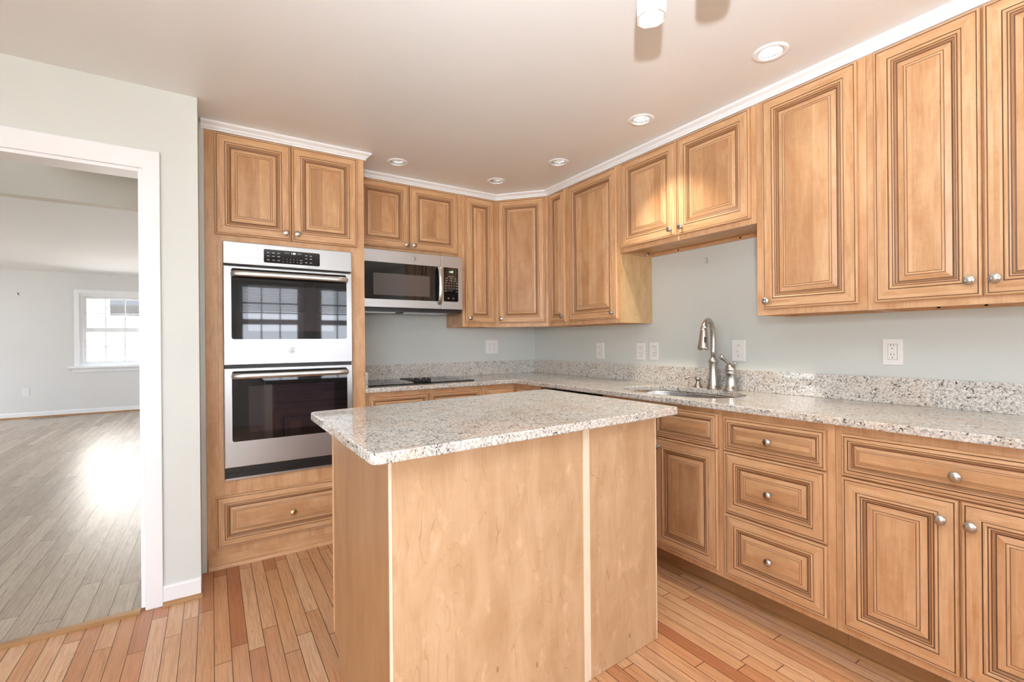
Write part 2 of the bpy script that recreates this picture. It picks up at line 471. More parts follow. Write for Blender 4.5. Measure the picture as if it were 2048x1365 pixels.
# ------------------------------------------------------------------ cabinet parts
AX = {'right': ((0, -1, 0), (-1, 0, 0)), 'back': ((1, 0, 0), (0, -1, 0)), 'island': ((-1, 0, 0), (0, 1, 0))}
def raised_panel(name, parent, c, a, n, w, h, fw=0.036, k=1.0):
    """mitred raised-panel front with glazed grooves; c = bottom-left corner on the face frame"""
    a = Vector(a); n = Vector(n); z = Vector((0, 0, 1)); c = Vector(c)
    if w < 0.22: fw, k = 0.026, 0.72
    g = 'glaze'; m = 'maple'
    st = 'stain_shade'
    prof = [(0, 0, m), (0, 13, m), (1.5, 16.5, m), (4.5, 19.3, m), (7.3, 19.6, m), (8.6, 17.4, g), (10.8, 16.6, m), (12, 18.0, m)]
    o = 12 + fw * 1000
    prof += [(12 + fw * 350, 18.6, m), (12 + fw * 750, 19.9, m), (o - 1.6, 20.0, g), (o + 0.6, 18.4, m), (o + 2.2, 21.0, m), (o + 6.5 * k, 21.4, m), (o + 9 * k, 19.6, m), (o + 10.2 * k, 17.0, g), (o + 12.0 * k, 16.6, st),
             (o + 14 * k, 17.4, m), (o + 16.5 * k, 16.8, st), (o + 17.8 * k, 14.4, g), (o + 19.2 * k, 14.0, st), (o + 21.2 * k, 14.6, st), (o + 23.5 * k, 13.8, st), (o + 26.0 * k, 9.5, g), (o + 28.6 * k, 9.0, m)]
    e = o + 29.0 * k
    prof += [(e + 17 * k, 14.2, m), (e + 18 * k, 12.9, g), (e + 19.5 * k, 12.9, m), (e + 21 * k, 14.4, m), (e + 26 * k, 14.8, m), (e + 27 * k, 13.6, g), (e + 28.4 * k, 13.6, m), (e + 30 * k, 15.0, 'panel')]
    mb = MB('maple', 'glaze', 'panel', 'stain_shade')
    P = lambda u, v, d: c + a * u + z * v + n * d
    rings = []
    for off, ht, _ in prof:
        s = off / 1000; d = ht / 1000
        rings.append([mb.bm.verts.new(P(u, v, d)) for u, v in ((s, s), (w - s, s), (w - s, h - s), (s, h - s))])
    for i in range(len(rings) - 1):
        A, B = rings[i], rings[i + 1]
        for q in range(4):
            r = (q + 1) % 4
            f = mb.face([A[q], A[r], B[r], B[q]], prof[i][2], a if q in (0, 2) else z)
            f[mb.piece] = q + 1 + (4 if prof[i][0] > o + 12 else 0)
    mb.face(rings[0][::-1], m)
    mb.face(rings[-1], 'panel', z if h > w * 0.7 else a)
    return mb.build(name, parent)

_knob = {}
def knob(parent, pos, n, mat='nickel', name='knob', oval=False):
    key = (mat,)
    if key not in _knob:
        mb = MB(mat)
        mb.lathe([(0.0085, 0), (0.0078, 0.003), (0.0052, 0.006), (0.0052, 0.013), (0.010, 0.017), (0.0152, 0.0195), (0.0162, 0.022), (0.0145, 0.0240), (0.0138, 0.0238), (0.0125, 0.0255), (0.008, 0.0275), (0, 0.0282)], 28)
        bm = mb.bm; bmesh.ops.recalc_face_normals(bm, faces=bm.faces[:])
        me = bpy.data.meshes.new('knob'); bm.to_mesh(me); bm.free(); me.materials.append(M[mat]); _knob[key] = me
    o = bpy.data.objects.new(name, _knob[key]); scene.collection.objects.link(o)
    o.parent = parent
    off = OFF[parent.name]
    o.location = Vector(pos) - off
    q = Vector(n).to_track_quat('Z', 'X'); o.rotation_mode = 'QUATERNION'; o.rotation_quaternion = q
    if oval: o.scale = (1, 1.25, 1)
    OFF[o.name] = off
    return o

S = 0.0006   # half of the hairline between neighbouring cabinets
def slab_on(mb, side, plane, u0, u1, z0, z1, d0, d1, mat='maple', grain=None):
    """u is y for the right wall, x for the back wall; depth measured outward from plane"""
    a, n = AX[side]
    if side == 'right': c = (plane, max(u0, u1), z0)
    elif side == 'back': c = (min(u0, u1), plane, z0)
    else: c = (max(u0, u1), plane, z0)
    return mb.obox(c, a, n, abs(u1 - u0), z1 - z0, d0, d1, mat, grain)
def front(name, parent, side, plane, u0, u1, z0, z1, **kw):
    a, n = AX[side]
    if side == 'right': c = (plane, max(u0, u1), z0)
    elif side == 'back': c = (min(u0, u1), plane, z0)
    else: c = (max(u0, u1), plane, z0)
    return raised_panel(name, parent, c, a, n, abs(u1 - u0), z1 - z0, **kw)

D, W, CEIL = 3.533, 2.527, 2.38
XU, YU = 2.224, 3.241
ZUB, ZUT = 1.317, 2.352

def upper(name, label, side, u0, u1, z0, wall, plane, doors, knobs, door_z0, end=None, group='wall cabinets', door_z1=2.331):
    lo, hi = min(u0, u1) + S, max(u0, u1) - S
    a, n = AX[side]
    mid = (lo + hi) / 2
    loc = ((plane + wall) / 2, mid, z0) if side == 'right' else (mid, (plane + wall) / 2, z0)
    t = thing(name, label, 'cabinet', loc, group)
    depth = wall - plane
    mb = MB('maple')
    slab_on(mb, side, plane, lo, hi, z0 + 0.022, ZUT, -depth + 0.001, -0.019)
    mb.build('cabinet_box', t)
    for uu in (lo, hi - 0.016):
        mb = MB('veneer'); slab_on(mb, side, plane, uu, uu + 0.016, z0, z0 + 0.022, -depth + 0.001, -0.019); mb.build('side_lip', t)
    mb = MB('side'); slab_on(mb, side, plane, lo + 0.016, hi - 0.016, z0, z0 + 0.022, -depth + 0.001, -depth + 0.02, grain=a); mb.build('hanging_rail', t)
    mb = MB('maple'); slab_on(mb, side, plane, lo, hi, z0, ZUT, -0.019, 0); mb.build('face_frame', t)
    for (d0, d1), kp in zip(doors, knobs):
        dr = front('door', t, side, plane, d0, d1, door_z0, door_z1)
        if kp: knob(dr, kp, n)
    if end: 
        mb = MB('veneer'); mb.box(*end); mb.build('end_panel', t)
    return t

# ------------------------------------------------------------------ setting: kitchen shell
LIGHTS = [(1.03, 2.964), (1.766, 2.934), (1.93, 2.413), (1.935, 1.715), (1.935, 1.029)]
HL = 0.045
mb = MB('ceiling')
holed_slab(mb, 2, CEIL, CEIL + 0.02, (-3.25, W + 0.12), (-2.05, D + 0.1), [((x - HL, x + HL), (y - HL, y + HL)) for x, y in LIGHTS], 'ceiling')
struct(mb.build('ceiling', origin=(0, 0, CEIL)))
mb = MB('floor'); mb.box((-3.25, -2.05, -0.03), (W, 2.70, 0)); mb.box((-0.05, 2.70, -0.03), (W, D, 0))
struct(mb.build('floor', origin=(0, 0, 0)))
mb = MB('floor_oak'); mb.box((-6, 2.70, -0.031), (-0.05, 3.70, -0.001)); mb.box((-6, 3.70, -0.031), (4, 10.9, -0.001))
struct(mb.build('floor_living', origin=(0.02, 0, 0)))
mb = MB('wall'); mb.box((-0.16, D, 0), (W + 0.12, D + 0.12, 2.9)); struct(mb.build('wall_back'))
mb = MB('wall'); mb.box((W, -2.05, 0), (W + 0.12, D, CEIL)); struct(mb.build('wall_right'))
# doorway wall, with the painted return beside the oven cabinet
YD0, YD1 = 2.685, 2.80
mb = MB('wall'); holed_slab(mb, 1, YD0, YD1, (-3.25, -0.05), (0, 2.9), [((-1.22, -0.26), (-0.01, 2.0))], 'wall')
struct(mb.build('wall_doorway'))
mb = MB('wall'); mb.prism([(-0.05, YD1 + 0.0005), (-0.05, 2.935), (-0.0275, 2.935), (-0.0275, D), (-0.16, D), (-0.16, YD1 + 0.0005)], 0, CEIL); struct(mb.build('wall_return'))
ADDED_LWIN = ((-1.75, 0.55), (0.75, 2.12))  # unseen left window, added to brighten the right-hand cabinets
ADDED_PATIO = ((-2.80, -0.70), (0.02, 2.08))  # unseen patio door, added to light the doorway wall
WINS = [((0.30, 1.20), (0.92, 2.12)), ((1.38, 2.28), (0.92, 2.12))]
mb = MB('wall'); holed_slab(mb, 1, -2.07, -1.95, (-3.25, W), (0, CEIL), WINS + [ADDED_PATIO], 'wall'); struct(mb.build('wall_front'))
mb = MB('wall'); holed_slab(mb, 0, -3.27, -3.15, (-1.95, YD0), (0, CEIL), [ADDED_LWIN], 'wall'); struct(mb.build('wall_left'))

# crown along the cabinet tops
mb = MB('white')
crown = [(0.0, 0.0), (0.012, 0.0), (0.013, 0.006), (0.010, 0.009), (0.016, 0.012), (0.019, 0.016), (0.021, 0.021), (0.030, 0.026), (0.037, 0.030), (0.040, 0.034), (0.040, 0.0415), (0, 0.0415)]
DX0, DY1 = 1.939, 2.920
pts = [(-0.04, 2.946), (0.806, 2.946), (0.806, YU)]
mb.profile([(x, y, 2.338) for x, y in pts], crown); struct(mb.build('trim_1'))
mb = MB('white')
mb.profile([(x, y, 2.338) for x, y in [(0.846, YU), (DX0, YU), (XU, DY1), (XU, 0.118)]], crown); struct(mb.build('trim_2'))
# door casing (mitred) and jamb
mb = MB('white')
def casing_pt(x, z, y): return (x, y, z)
CW = 0.065
for y0, y1 in ((YD0 - 0.016, YD0 - 0.0002),):
    prof_in = [(-0.26, 0), (-0.26, 2.0), (-1.22, 2.0), (-1.22, 0)]
    prof_out = [(-0.26 + CW, 0), (-0.26 + CW, 2.0 + 0.084), (-1.22 - CW, 2.084), (-1.22 - CW, 0)]
    vi = [[mb.bm.verts.new((x, y, z)) for x, z in prof_in] for y in (y0, y1)]
    vo = [[mb.bm.verts.new((x, y, z)) for x, z in prof_out] for y in (y0, y1)]
    for i in range(3):
        mb.face([vi[0][i], vi[0][i + 1], vo[0][i + 1], vo[0][i]]); mb.face([vi[1][i + 1], vi[1][i], vo[1][i], vo[1][i + 1]])
        mb.face([vi[0][i + 1], vi[0][i], vi[1][i], vi[1][i + 1]]); mb.face([vo[0][i], vo[0][i + 1], vo[1][i + 1], vo[1][i]])
    for i in (0, 3): mb.face([vi[0][i], vo[0][i], vo[1][i], vi[1][i]])
struct(mb.build('trim_3', bevel=0.003))
mb = MB('white')
JY0, JY1 = YD0 - 0.004, YD1 + 0.004
mb.prism([(-0.2745, JY0), (-0.2605, JY0), (-0.2605, JY1), (-0.2745, JY1)], 0.012, 1.9995); mb.box((-1.2195, JY0, 1.985), (-0.2750, JY1, 1.9995)); mb.box((-1.2195, JY0, 0.012), (-1.205, JY1, 1.9845))
struct(mb.build('door_frame_jamb'))
bb = [(0, 0), (0.013, 0), (0.013, 0.062), (0.009, 0.07), (0, 0.072)]
sh = [(0.0131, 0), (0.031, 0), (0.030, 0.007), (0.026, 0.013), (0.020, 0.017), (0.0131, 0.018)]
mb = MB('white'); mb.profile([(-0.196, YD0, 0.018), (-0.05, YD0, 0.018)], bb); struct(mb.build('baseboard_doorway'))
mb = MB('shoe'); mb.profile([(-0.196, YD0, 0), (-0.045, YD0, 0)], sh); struct(mb.build('trim_4'))
mb = MB('shoe'); mb.profile([(-1.20, 2.672, 0), (-0.276, 2.672, 0)], [(-0.026, 0.0002), (0.026, 0.0002), (0.026, 0.004), (0.016, 0.010), (-0.016, 0.010), (-0.026, 0.005)]); struct(mb.build('trim_5'))

# windows behind the camera, seen reflected; patio door and left window added for light
def window_unit(name, axis, p, u, v, cols, rows, sash_split=True, depth=0.05, glass=True):
    """simple double-hung window filling an opening; axis = wall normal axis, p = centre plane"""
    t = bpy.data.objects.new(name, None); scene.collection.objects.link(t); t['kind'] = 'structure'
    def P(c): return c
    loc = [(u[0] + u[1]) / 2, v[0]]; loc.insert(axis, p); t.location = loc; OFF[t.name] = Vector(loc)
    def bar(mb, u0, u1, v0, v1, d):
        lo = [u0, v0]; hi = [u1, v1]; lo.insert(axis, p - d); hi.insert(axis, p + d); mb.box(lo, hi)
    mb = MB('white'); fw = 0.045
    holed_slab(mb, axis, p - depth, p + depth, u, v, [((u[0] + fw, u[1] - fw), (v[0] + fw, v[1] - fw))], 'white'); mb.build('window_frame', t)
    vm = (v[0] + v[1]) / 2
    spans = [(v[0] + fw, vm, p - 0.012), (vm, v[1] - fw, p + 0.012)] if sash_split else [(v[0] + fw, v[1] - fw, p)]
    for v0, v1, pp in spans:
        u0, u1 = u[0] + fw, u[1] - fw; sw = 0.04
        mb = MB('white'); holes = []
        cw = (u1 - u0 - 2 * sw + 0.018) / cols; rh = (v1 - v0 - 2 * sw + 0.018) / rows
        for i in range(cols):
            for j in range(rows):
                a0 = u0 + sw + i * cw; b0 = v0 + sw + j * rh
                holes.append(((a0, a0 + cw - 0.018), (b0, b0 + rh - 0.018)))
        holed_slab(mb, axis, pp - 0.011, pp + 0.011, (u0, u1), (v0, v1), holes, 'white'); s = mb.build('sash', t)
        if glass:
            mb = MB('window_glass'); lo = [u0 + sw, v0 + sw]; hi = [u1 - sw, v1 - sw]
            q = [[u0 + sw, v0 + sw], [u1 - sw, v0 + sw], [u1 - sw, v1 - sw], [u0 + sw, v1 - sw]]
            for c in q: c.insert(axis, pp)
            mb.face(q); mb.build('glass', s)
    return t
for i, (u, v) in enumerate(WINS): window_unit('window_%d' % (i + 2), 1, -2.02, u, v, 3, 2)
window_unit('window_9', 0, -3.22, ADDED_LWIN[0], ADDED_LWIN[1], 4, 2)
window_unit('added_patio_door', 1, -2.02, ADDED_PATIO[0], ADDED_PATIO[1], 2, 1, False)
for i, (u, v) in enumerate(WINS):
    mb = MB('white'); mb.box((u[0] - 0.02, -1.945, 2.10), (u[1] + 0.02, -1.90, 2.15))
    z = 2.09
    while z > 1.66:
        y = -1.922; mb.bm.verts.ensure_lookup_table()
        vs = [(u[0] - 0.015, y - 0.011, z + 0.008), (u[1] + 0.015, y - 0.011, z + 0.008), (u[1] + 0.015, y + 0.011, z - 0.008), (u[0] - 0.015, y + 0.011, z - 0.008)]
        mb.face(vs); z -= 0.024
    mb.box((u[0] - 0.015, -1.935, 1.64), (u[1] + 0.015, -1.91, 1.66))
    tag(mb.build('venetian_blind', recalc=False), 'white venetian blind half lowered over the %s window behind the camera' % ('left', 'right')[i], 'blind', 'blinds behind the camera', 'stuff')

# ------------------------------------------------------------------ setting: hall and living room beyond the doorway
CL = 2.44
mb = MB('ceiling_far'); mb.box((-6, 5.27, CL), (4, 10.9, CL + 0.05)); struct(mb.build('ceiling_living'))
mb = MB('ceiling_far'); mb.box((-6, YD1, 3.3), (4, 5.27, 3.35)); struct(mb.build('ceiling_hall'))
mb = MB('wall_warm_lit'); mb.box((-6, 5.15, 2.38), (4, 5.27, 3.3)); struct(mb.build('wall_header'))
mb = MB('wall_warm_lit'); mb.box((-0.97, 4.85, 2.66), (4, 5.15, 3.3)); struct(mb.build('wall_soffit'))
FAR = 10.8
FWIN = ((-1.915, 0.03), (0.83, 2.09))
mb = MB('wall_hall'); holed_slab(mb, 1, FAR, FAR + 0.12, (-6, 4), (0, CL), [FWIN], 'wall_hall'); struct(mb.build('wall_far'))
SIDE = [((4.6, 7.0), (0.3, 2.3)), ((7.7, 10.1), (0.3, 2.3)), ((3.2, 4.4), (1.4, 3.0))]  # unseen windows, added to brighten the living room and hall
mb = MB('wall_hall'); holed_slab(mb, 0, -6.12, -6, (YD1, FAR + 0.12), (0, 3.3), SIDE, 'wall_hall'); struct(mb.build('wall_living_left'))
ADDED_SIDER = ((6.8, 9.6), (0.3, 2.3))  # unseen right-hand window, added to raise the living room light
mb = MB('wall_hall'); holed_slab(mb, 0, 4, 4.12, (3.65, FAR + 0.12), (0, 3.3), [ADDED_SIDER], 'wall_hall'); struct(mb.build('wall_living_right'))
mb = MB('wall_hall'); mb.box((-0.16, D + 0.121, 0), (4, D + 0.17, 3.3)); struct(mb.build('wall_living_near'))
mb = MB('wall_hall'); mb.box((-6, YD0, 0), (-3.26, YD1, 3.3)); struct(mb.build('wall_hall_near'))
mb = MB('wall_hall'); mb.box((-3.26, YD1 - 0.06, 2.901), (0, YD1 - 0.01, 3.3)); struct(mb.build('wall_hall_upper'))
mb = MB('white'); mb.profile([(-6, FAR, 0.02), (4, FAR, 0.02)], bb); struct(mb.build('baseboard_far'))
mb = MB('shoe'); mb.profile([(-6, FAR, 0), (4, FAR, 0)], [(0.0131, 0), (0.031, 0), (0.029, 0.012), (0.021, 0.021), (0.0131, 0.023)]); struct(mb.build('trim_6'))
# far window: casing, stool, apron, two units
mb = MB('white')
u, v = FWIN; cw = 0.066
holed_slab(mb, 1, FAR - 0.016, FAR - 0.0005, (u[0] - cw, u[1] + cw), (v[0], v[1] + cw), [((u[0], u[1]), (v[0] - 1, v[1]))], 'white'); struct(mb.build('trim_7', bevel=0.003))
mb = MB('white'); mb.box((u[0] - 0.14, FAR - 0.075, v[0] - 0.033), (u[1] + 0.14, FAR, v[0] - 0.001)); mb.box((u[0] - 0.09, FAR - 0.016, v[0] - 0.10), (u[1] + 0.09, FAR - 0.0005, v[0] - 0.0335)); struct(mb.build('trim_8', bevel=0.003))
window_unit('window_1', 1, FAR + 0.06, (u[0], -0.97), v, 3, 2)
window_unit('window_4', 1, FAR + 0.06, (-0.915, u[1]), v, 3, 2)
for i, (u_, v_) in enumerate(SIDE): window_unit('window_%d' % (i + 5), 0, -6.06, u_, v_, 4, 2)  # the added out-of-view windows on the left wall
window_unit('window_8', 0, 4.06, ADDED_SIDER[0], ADDED_SIDER[1], 4, 2)
mb = MB('white'); mb.box((-0.9695, FAR + 0.002, v[0]), (-0.9155, FAR + 0.118, v[1])); struct(mb.build('trim_9'))
# outdoors
mb = MB('grass'); mb.box((-40, -30, -0.6), (40, 45, -0.5)); struct(mb.build('ground'))
hs = thing('neighbour_house', 'cream sided house with a window, seen through the far living room window', 'house', (-3, 19.2, -0.5))
mb = MB('siding')
z = -0.5
while z < 6:
    mb.bm.verts.ensure_lookup_table()
    mb.face([(-5.2, 19, z), (8, 19, z), (8, 19.03, z + 0.2), (-5.2, 19.03, z + 0.2)], 'siding'); mb.face([(-5.2, 19.03, z + 0.2), (8, 19.03, z + 0.2), (8, 19, z + 0.2), (-5.2, 19, z + 0.2)], 'siding'); z += 0.2
mb.build('siding', hs, recalc=False)
mb = MB('brick'); mb.box((-9, 19, -0.5), (-5.2, 24, 6)); mb.box((-5.2, 19.1, -0.5), (8, 24, 6)); mb.build('house_body', hs)
mb = MB('white'); holed_slab(mb, 1, 18.93, 18.99, (-2.75, -1.75), (2.0, 3.6), [((-2.65, -1.85), (2.1, 3.5))], 'white'); hw = mb.build('window_frame', hs)
mb = MB('glass_black'); mb.box((-2.65, 18.95, 2.1), (-1.85, 18.98, 3.5)); mb.build('pane', hw)
fn = thing('deck_railing', 'white deck railing outside the far living room window', 'railing', (-1, 14.4, -0.5))
mb = MB('white'); mb.box((-2.6, 14.35, 1.0), (3, 14.45, 1.06)); mb.build('top_rail', fn)
mb = MB('white'); mb.box((-2.6, 14.36, -0.1), (3, 14.44, -0.03)); mb.build('bottom_rail', fn)
mb = MB('white'); mb.box((-2.6, 14.33, -0.5), (-2.48, 14.47, 1.1)); mb.build('post', fn)
bal = MB('white')
x = -2.35
while x < 3: bal.box((x, 14.385, -0.03), (x + 0.035, 14.415, 1.0)); x += 0.14
b = bal.build('balusters', fn); b['kind'] = 'stuff'

# ------------------------------------------------------------------ wall cabinets
aR, nR = AX['right']; aB, nB = AX['back']
KR, KB = XU - 0.019, YU - 0.019
upper('wall_cabinet', 'short maple cabinet with two doors above the microwave', 'back', 0.822, 1.633, 1.842, D, YU,
      [(0.832, 1.204), (1.210, 1.597)], [(1.178, KB, 1.90), (1.236, KB, 1.90)], 1.870)
upper('wall_cabinet', 'narrow maple cabinet between microwave and the angled corner cabinet', 'back', 1.633, DX0, ZUB, D, YU,
      [(1.656, 1.917)], [(1.686, KB, 1.385)], 1.346, end=((1.6338, YU + 0.002, ZUB), (1.6346, D - 0.001, 1.45)))
# angled corner cabinet
t = thing('wall_cabinet', 'angled corner maple cabinet with one tall door', 'cabinet', (2.25, 3.25, ZUB), 'wall cabinets')
ad = (Vector((XU, DY1, 0)) - Vector((DX0, YU, 0))); wd = ad.length; ad.normalize(); nd = ad.cross(Vector((0, 0, 1)))
mb = MB('maple'); mb.prism([(DX0 + S, YU + 0.012), (XU + 0.012, DY1 + S), (W - 0.001, DY1 + S), (W - 0.001, D - 0.001), (DX0 + S, D - 0.001)], ZUB, ZUT); mb.build('cabinet_box', t)
mb = MB('maple'); mb.obox((DX0, YU, ZUB), ad, nd, wd, ZUT - ZUB, -0.008, 0); mb.build('face_frame', t)
dr = raised_panel('door', t, Vector((DX0, YU, 1.346)) + ad * 0.022, ad, nd, wd - 0.044, 2.331 - 1.346)
knob(dr, Vector((DX0, YU, 1.383)) + ad * 0.05 + nd * 0.019, nd)
upper('wall_cabinet', 'very narrow maple cabinet just right of the angled corner cabinet', 'right', 2.676, DY1, ZUB, W, XU,
      [(2.695, 2.890)], [(KR, 2.722, 1.385)], 1.346)
upper('wall_cabinet', 'full height maple cabinet left of the short cabinet over the sink, pale plywood end', 'right', 2.155, 2.676, ZUB, W, XU,
      [(2.170, 2.655)], [(KR, 2.205, 1.385)], 1.346, end=((XU + 0.002, 2.1546, ZUB), (W - 0.001, 2.1554, 1.77)))
sc = upper('wall_cabinet', 'short maple cabinet with two doors above the sink', 'right', 1.2545, 2.155, 1.765, W, XU,
      [(1.707, 2.128), (1.280, 1.702)], [(KR, 1.742, 1.832), (KR, 1.668, 1.832)], 1.792)
upper('wall_cabinet', 'tall maple cabinet with one wide door right of the sink', 'right', 0.803, 1.2545, ZUB, W, XU,
      [(0.831, 1.221)], [(KR, 1.196, 1.382)], 1.345)
dc = upper('wall_cabinet', 'tall maple cabinet with two doors, rightmost on the wall', 'right', 0.120, 0.803, ZUB, W, XU,
      [(0.468, 0.775), (0.155, 0.463)], [(KR, 0.497, 1.40), (KR, 0.434, 1.40)], 1.344)
# small metal clip under the sink cabinet
mb = MB('chrome'); 
for k in range(6):
    an = k * math.pi / 6; dxy = Vector((math.cos(an) * 0.016, 0, math.sin(an) * 0.016))
    c0 = Vector((2.46, 2.1350, 1.777)); mb.tube([c0 - dxy, c0 + dxy], 0.0022, 6)
o = mb.build('metal_clip', sc)

def screw_holes(t, pts):
    for p in pts:
        mb = MB('gap'); mb.lathe([(0.0055, 0), (0.0055, 0.0007), (0, 0.0007)], 12, axis=(-1, 0, 0), origin=(W - 0.0201, p[0], p[1])); mb.build('screw_hole', t)
screw_holes(sc, [(1.925, 1.776), (1.51, 1.776)])
screw_holes(dc, [(0.66, 1.328), (0.52, 1.328)])

# ------------------------------------------------------------------ oven tower
OX0, OX1, OY = -0.0265, 0.805, 2.946
t = thing('oven_cabinet', 'tall maple cabinet holding the double oven, two doors above, drawer below', 'cabinet', (0.39, 3.24, 0))
mb = MB('maple')
mb.box((OX0, OY + 0.02, 0.066), (OX0 + 0.018, D - 0.001, ZUT)); mb.build('side_panel', t)
mb = MB('maple'); mb.box((OX1 - 0.018, OY + 0.02, 0.066), (OX1, D - 0.001, ZUT)); mb.build('side_panel', t)
mb = MB('maple'); mb.box((OX0 + 0.0185, OY + 0.02, ZUT - 0.02), (OX1 - 0.0185, D - 0.001, ZUT)); mb.build('top_panel', t)
mb = MB('maple'); holed_slab(mb, 1, OY, OY + 0.0195, (OX0, OX1), (0.066, ZUT), [((0.055, 0.72), (0.47, 1.755))], 'maple'); mb.build('face_frame', t)
mb = MB('gap'); mb.box((OX0 + 0.019, D - 0.02, 0.07), (OX1 - 0.019, D - 0.002, ZUT - 0.03)); mb.build('back_board', t)
for x0, x1 in ((0.029, 0.0525), (0.7225, 0.741)):
    mb = MB('maple'); mb.box((x0, OY - 0.004, 0.47), (x1, OY - 0.0003, 1.735)); mb.build('filler_strip', t, bevel=0.001)
dl = front('door', t, 'back', OY, 0.018, 0.3885, 1.788, 2.333); knob(dl, (0.360, OY - 0.019, 1.828), nB)
dl = front('door', t, 'back', OY, 0.3925, 0.761, 1.788, 2.333); knob(dl, (0.420, OY - 0.019, 1.828), nB)
dw = front('drawer', t, 'back', OY, 0.012, 0.762, 0.111, 0.386, fw=0.030, k=0.85); k = knob(dw, (0.385, OY - 0.016, 0.237), nB, 'brass'); k['label'] = 'brass knob'
mb = MB('maple'); mb.box((OX0 + 0.002, OY + 0.004, 0), (OX1, OY + 0.02, 0.0655), 'maple', (1, 0, 0)); mb.build('toe_board', t)
mb = MB('maple'); mb.profile([(OX0 + 0.004, OY + 0.004, 0), (OX1, OY + 0.004, 0)], [(0.0002, 0), (0.019, 0), (0.018, 0.008), (0.012, 0.016), (0.0002, 0.019)]); mb.build('shoe_molding', t)

# ------------------------------------------------------------------ emblem helper
def emblem(parent, c, a, n, r, mat='emblem', name='emblem'):
    """round badge with a scrolled two-letter monogram"""
    a = Vector(a); n = Vector(n); z = Vector((0, 0, 1)); c = Vector(c)
    mb = MB(mat)
    P = lambda u, v, d=0.0012: c + (a * u + z * v) * r + n * d
    mb.tube([P(math.cos(i * math.pi / 18), math.sin(i * math.pi / 18)) for i in range(37)], r * 0.07, 6, caps=False)
    g1 = [(-0.02, 0.42), (-0.25, 0.58), (-0.50, 0.35), (-0.58, 0.0), (-0.45, -0.35), (-0.2, -0.45), (-0.02, -0.2), (-0.02, 0.05), (-0.22, 0.02), (-0.10, -0.2), (0.05, -0.5), (-0.1, -0.68)]
    e1 = [(0.55, 0.35), (0.40, 0.58), (0.20, 0.48), (0.18, 0.2), (0.38, 0.08), (0.18, -0.05), (0.10, -0.35), (0.32, -0.52), (0.58, -0.3)]
    for s in (g1, e1): mb.tube([P(u, v) for u, v in s], r * 0.07, 6)
    return mb.build(name, parent)

# ------------------------------------------------------------------ double wall oven
t = thing('wall_oven', 'stainless double wall oven built into the tall cabinet', 'oven', (0.388, 3.2, 0.476))
VX0, VX1, VY = 0.0535, 0.7215, 2.918
mb = MB('dark'); mb.box((0.057, OY + 0.0, 0.474), (0.718, 3.45, 1.752)); mb.build('oven_body', t)
mb = MB('steel'); mb.box((VX0, VY, 1.632), (VX1, OY - 0.0005, 1.753)); cp = mb.build('control_panel', t, bevel=0.003)
def rrect(mb, c, a, n, w, h, r, d0, d1, mat, seg=5):
    a = Vector(a); n = Vector(n); z = Vector((0, 0, 1)); c = Vector(c)
    pts = []
    for cx, cy, a0 in ((w - r, h - r, 0), (r, h - r, 90), (r, r, 180), (w - r, r, 270)):
        for i in range(seg + 1):
            an = R(a0 + 90 * i / seg); pts.append((cx + r * math.cos(an), cy + r * math.sin(an)))
    A = [mb.bm.verts.new(c + a * u + z * v + n * d0) for u, v in pts]; B = [mb.bm.verts.new(c + a * u + z * v + n * d1) for u, v in pts]
    mb.face(B, mat); mb.face(A[::-1], mat)
    for i in range(len(pts)):
        j = (i + 1) % len(pts); mb.face([A[i], A[j], B[j], B[i]], mat)
mb = MB('glass_black'); rrect(mb, (0.2465, VY, 1.652), aB, nB, 0.292, 0.075, 0.008, 0.0, 0.0015, 'glass_black')
dp = mb.build('display', cp)
mb = MB('print', 'clock_white', 'dim')
def pr(x, z, w, h, m='print'):   # small illegible legends
    mb.obox((x - w / 2, VY - 0.0016, z - h / 2), aB, nB, w, h, 0.0, 0.0004, m)
Z0 = 1.652; X0 = 0.2465
for cx in (0.022, 0.048, 0.074):
    for cz in (0.056, 0.038, 0.016): pr(X0 + cx, Z0 + cz, 0.012, 0.0035)
for cx in (0.218, 0.243):
    for cz in (0.056, 0.038, 0.016): pr(X0 + cx, Z0 + cz, 0.012, 0.0035)
for i, ch in enumerate('12345'): text_mesh(mb, ch, (X0 + 0.099 + i * 0.0178, VY - 0.0016, Z0 + 0.0265), aB, nB, 0.009, 'print')
for i, ch in enumerate('67890'): text_mesh(mb, ch, (X0 + 0.099 + i * 0.0178, VY - 0.0016, Z0 + 0.0115), aB, nB, 0.009, 'print')
for cz in (0.026, 0.012): pr(X0 + 0.190, Z0 + cz, 0.014, 0.003)
for k in range(3): pr(X0 + 0.108 + k * 0.009, Z0 + 0.062, 0.0065, 0.009, 'dim')
for k in range(3): pr(X0 + 0.172 + k * 0.009, Z0 + 0.062, 0.0065, 0.009, 'dim')
text_mesh(mb, '1:20', (X0 + 0.150, VY - 0.0016, Z0 + 0.0615), aB, nB, 0.014, 'clock_white')
lg = mb.build('legends', dp); lg['kind'] = 'stuff'
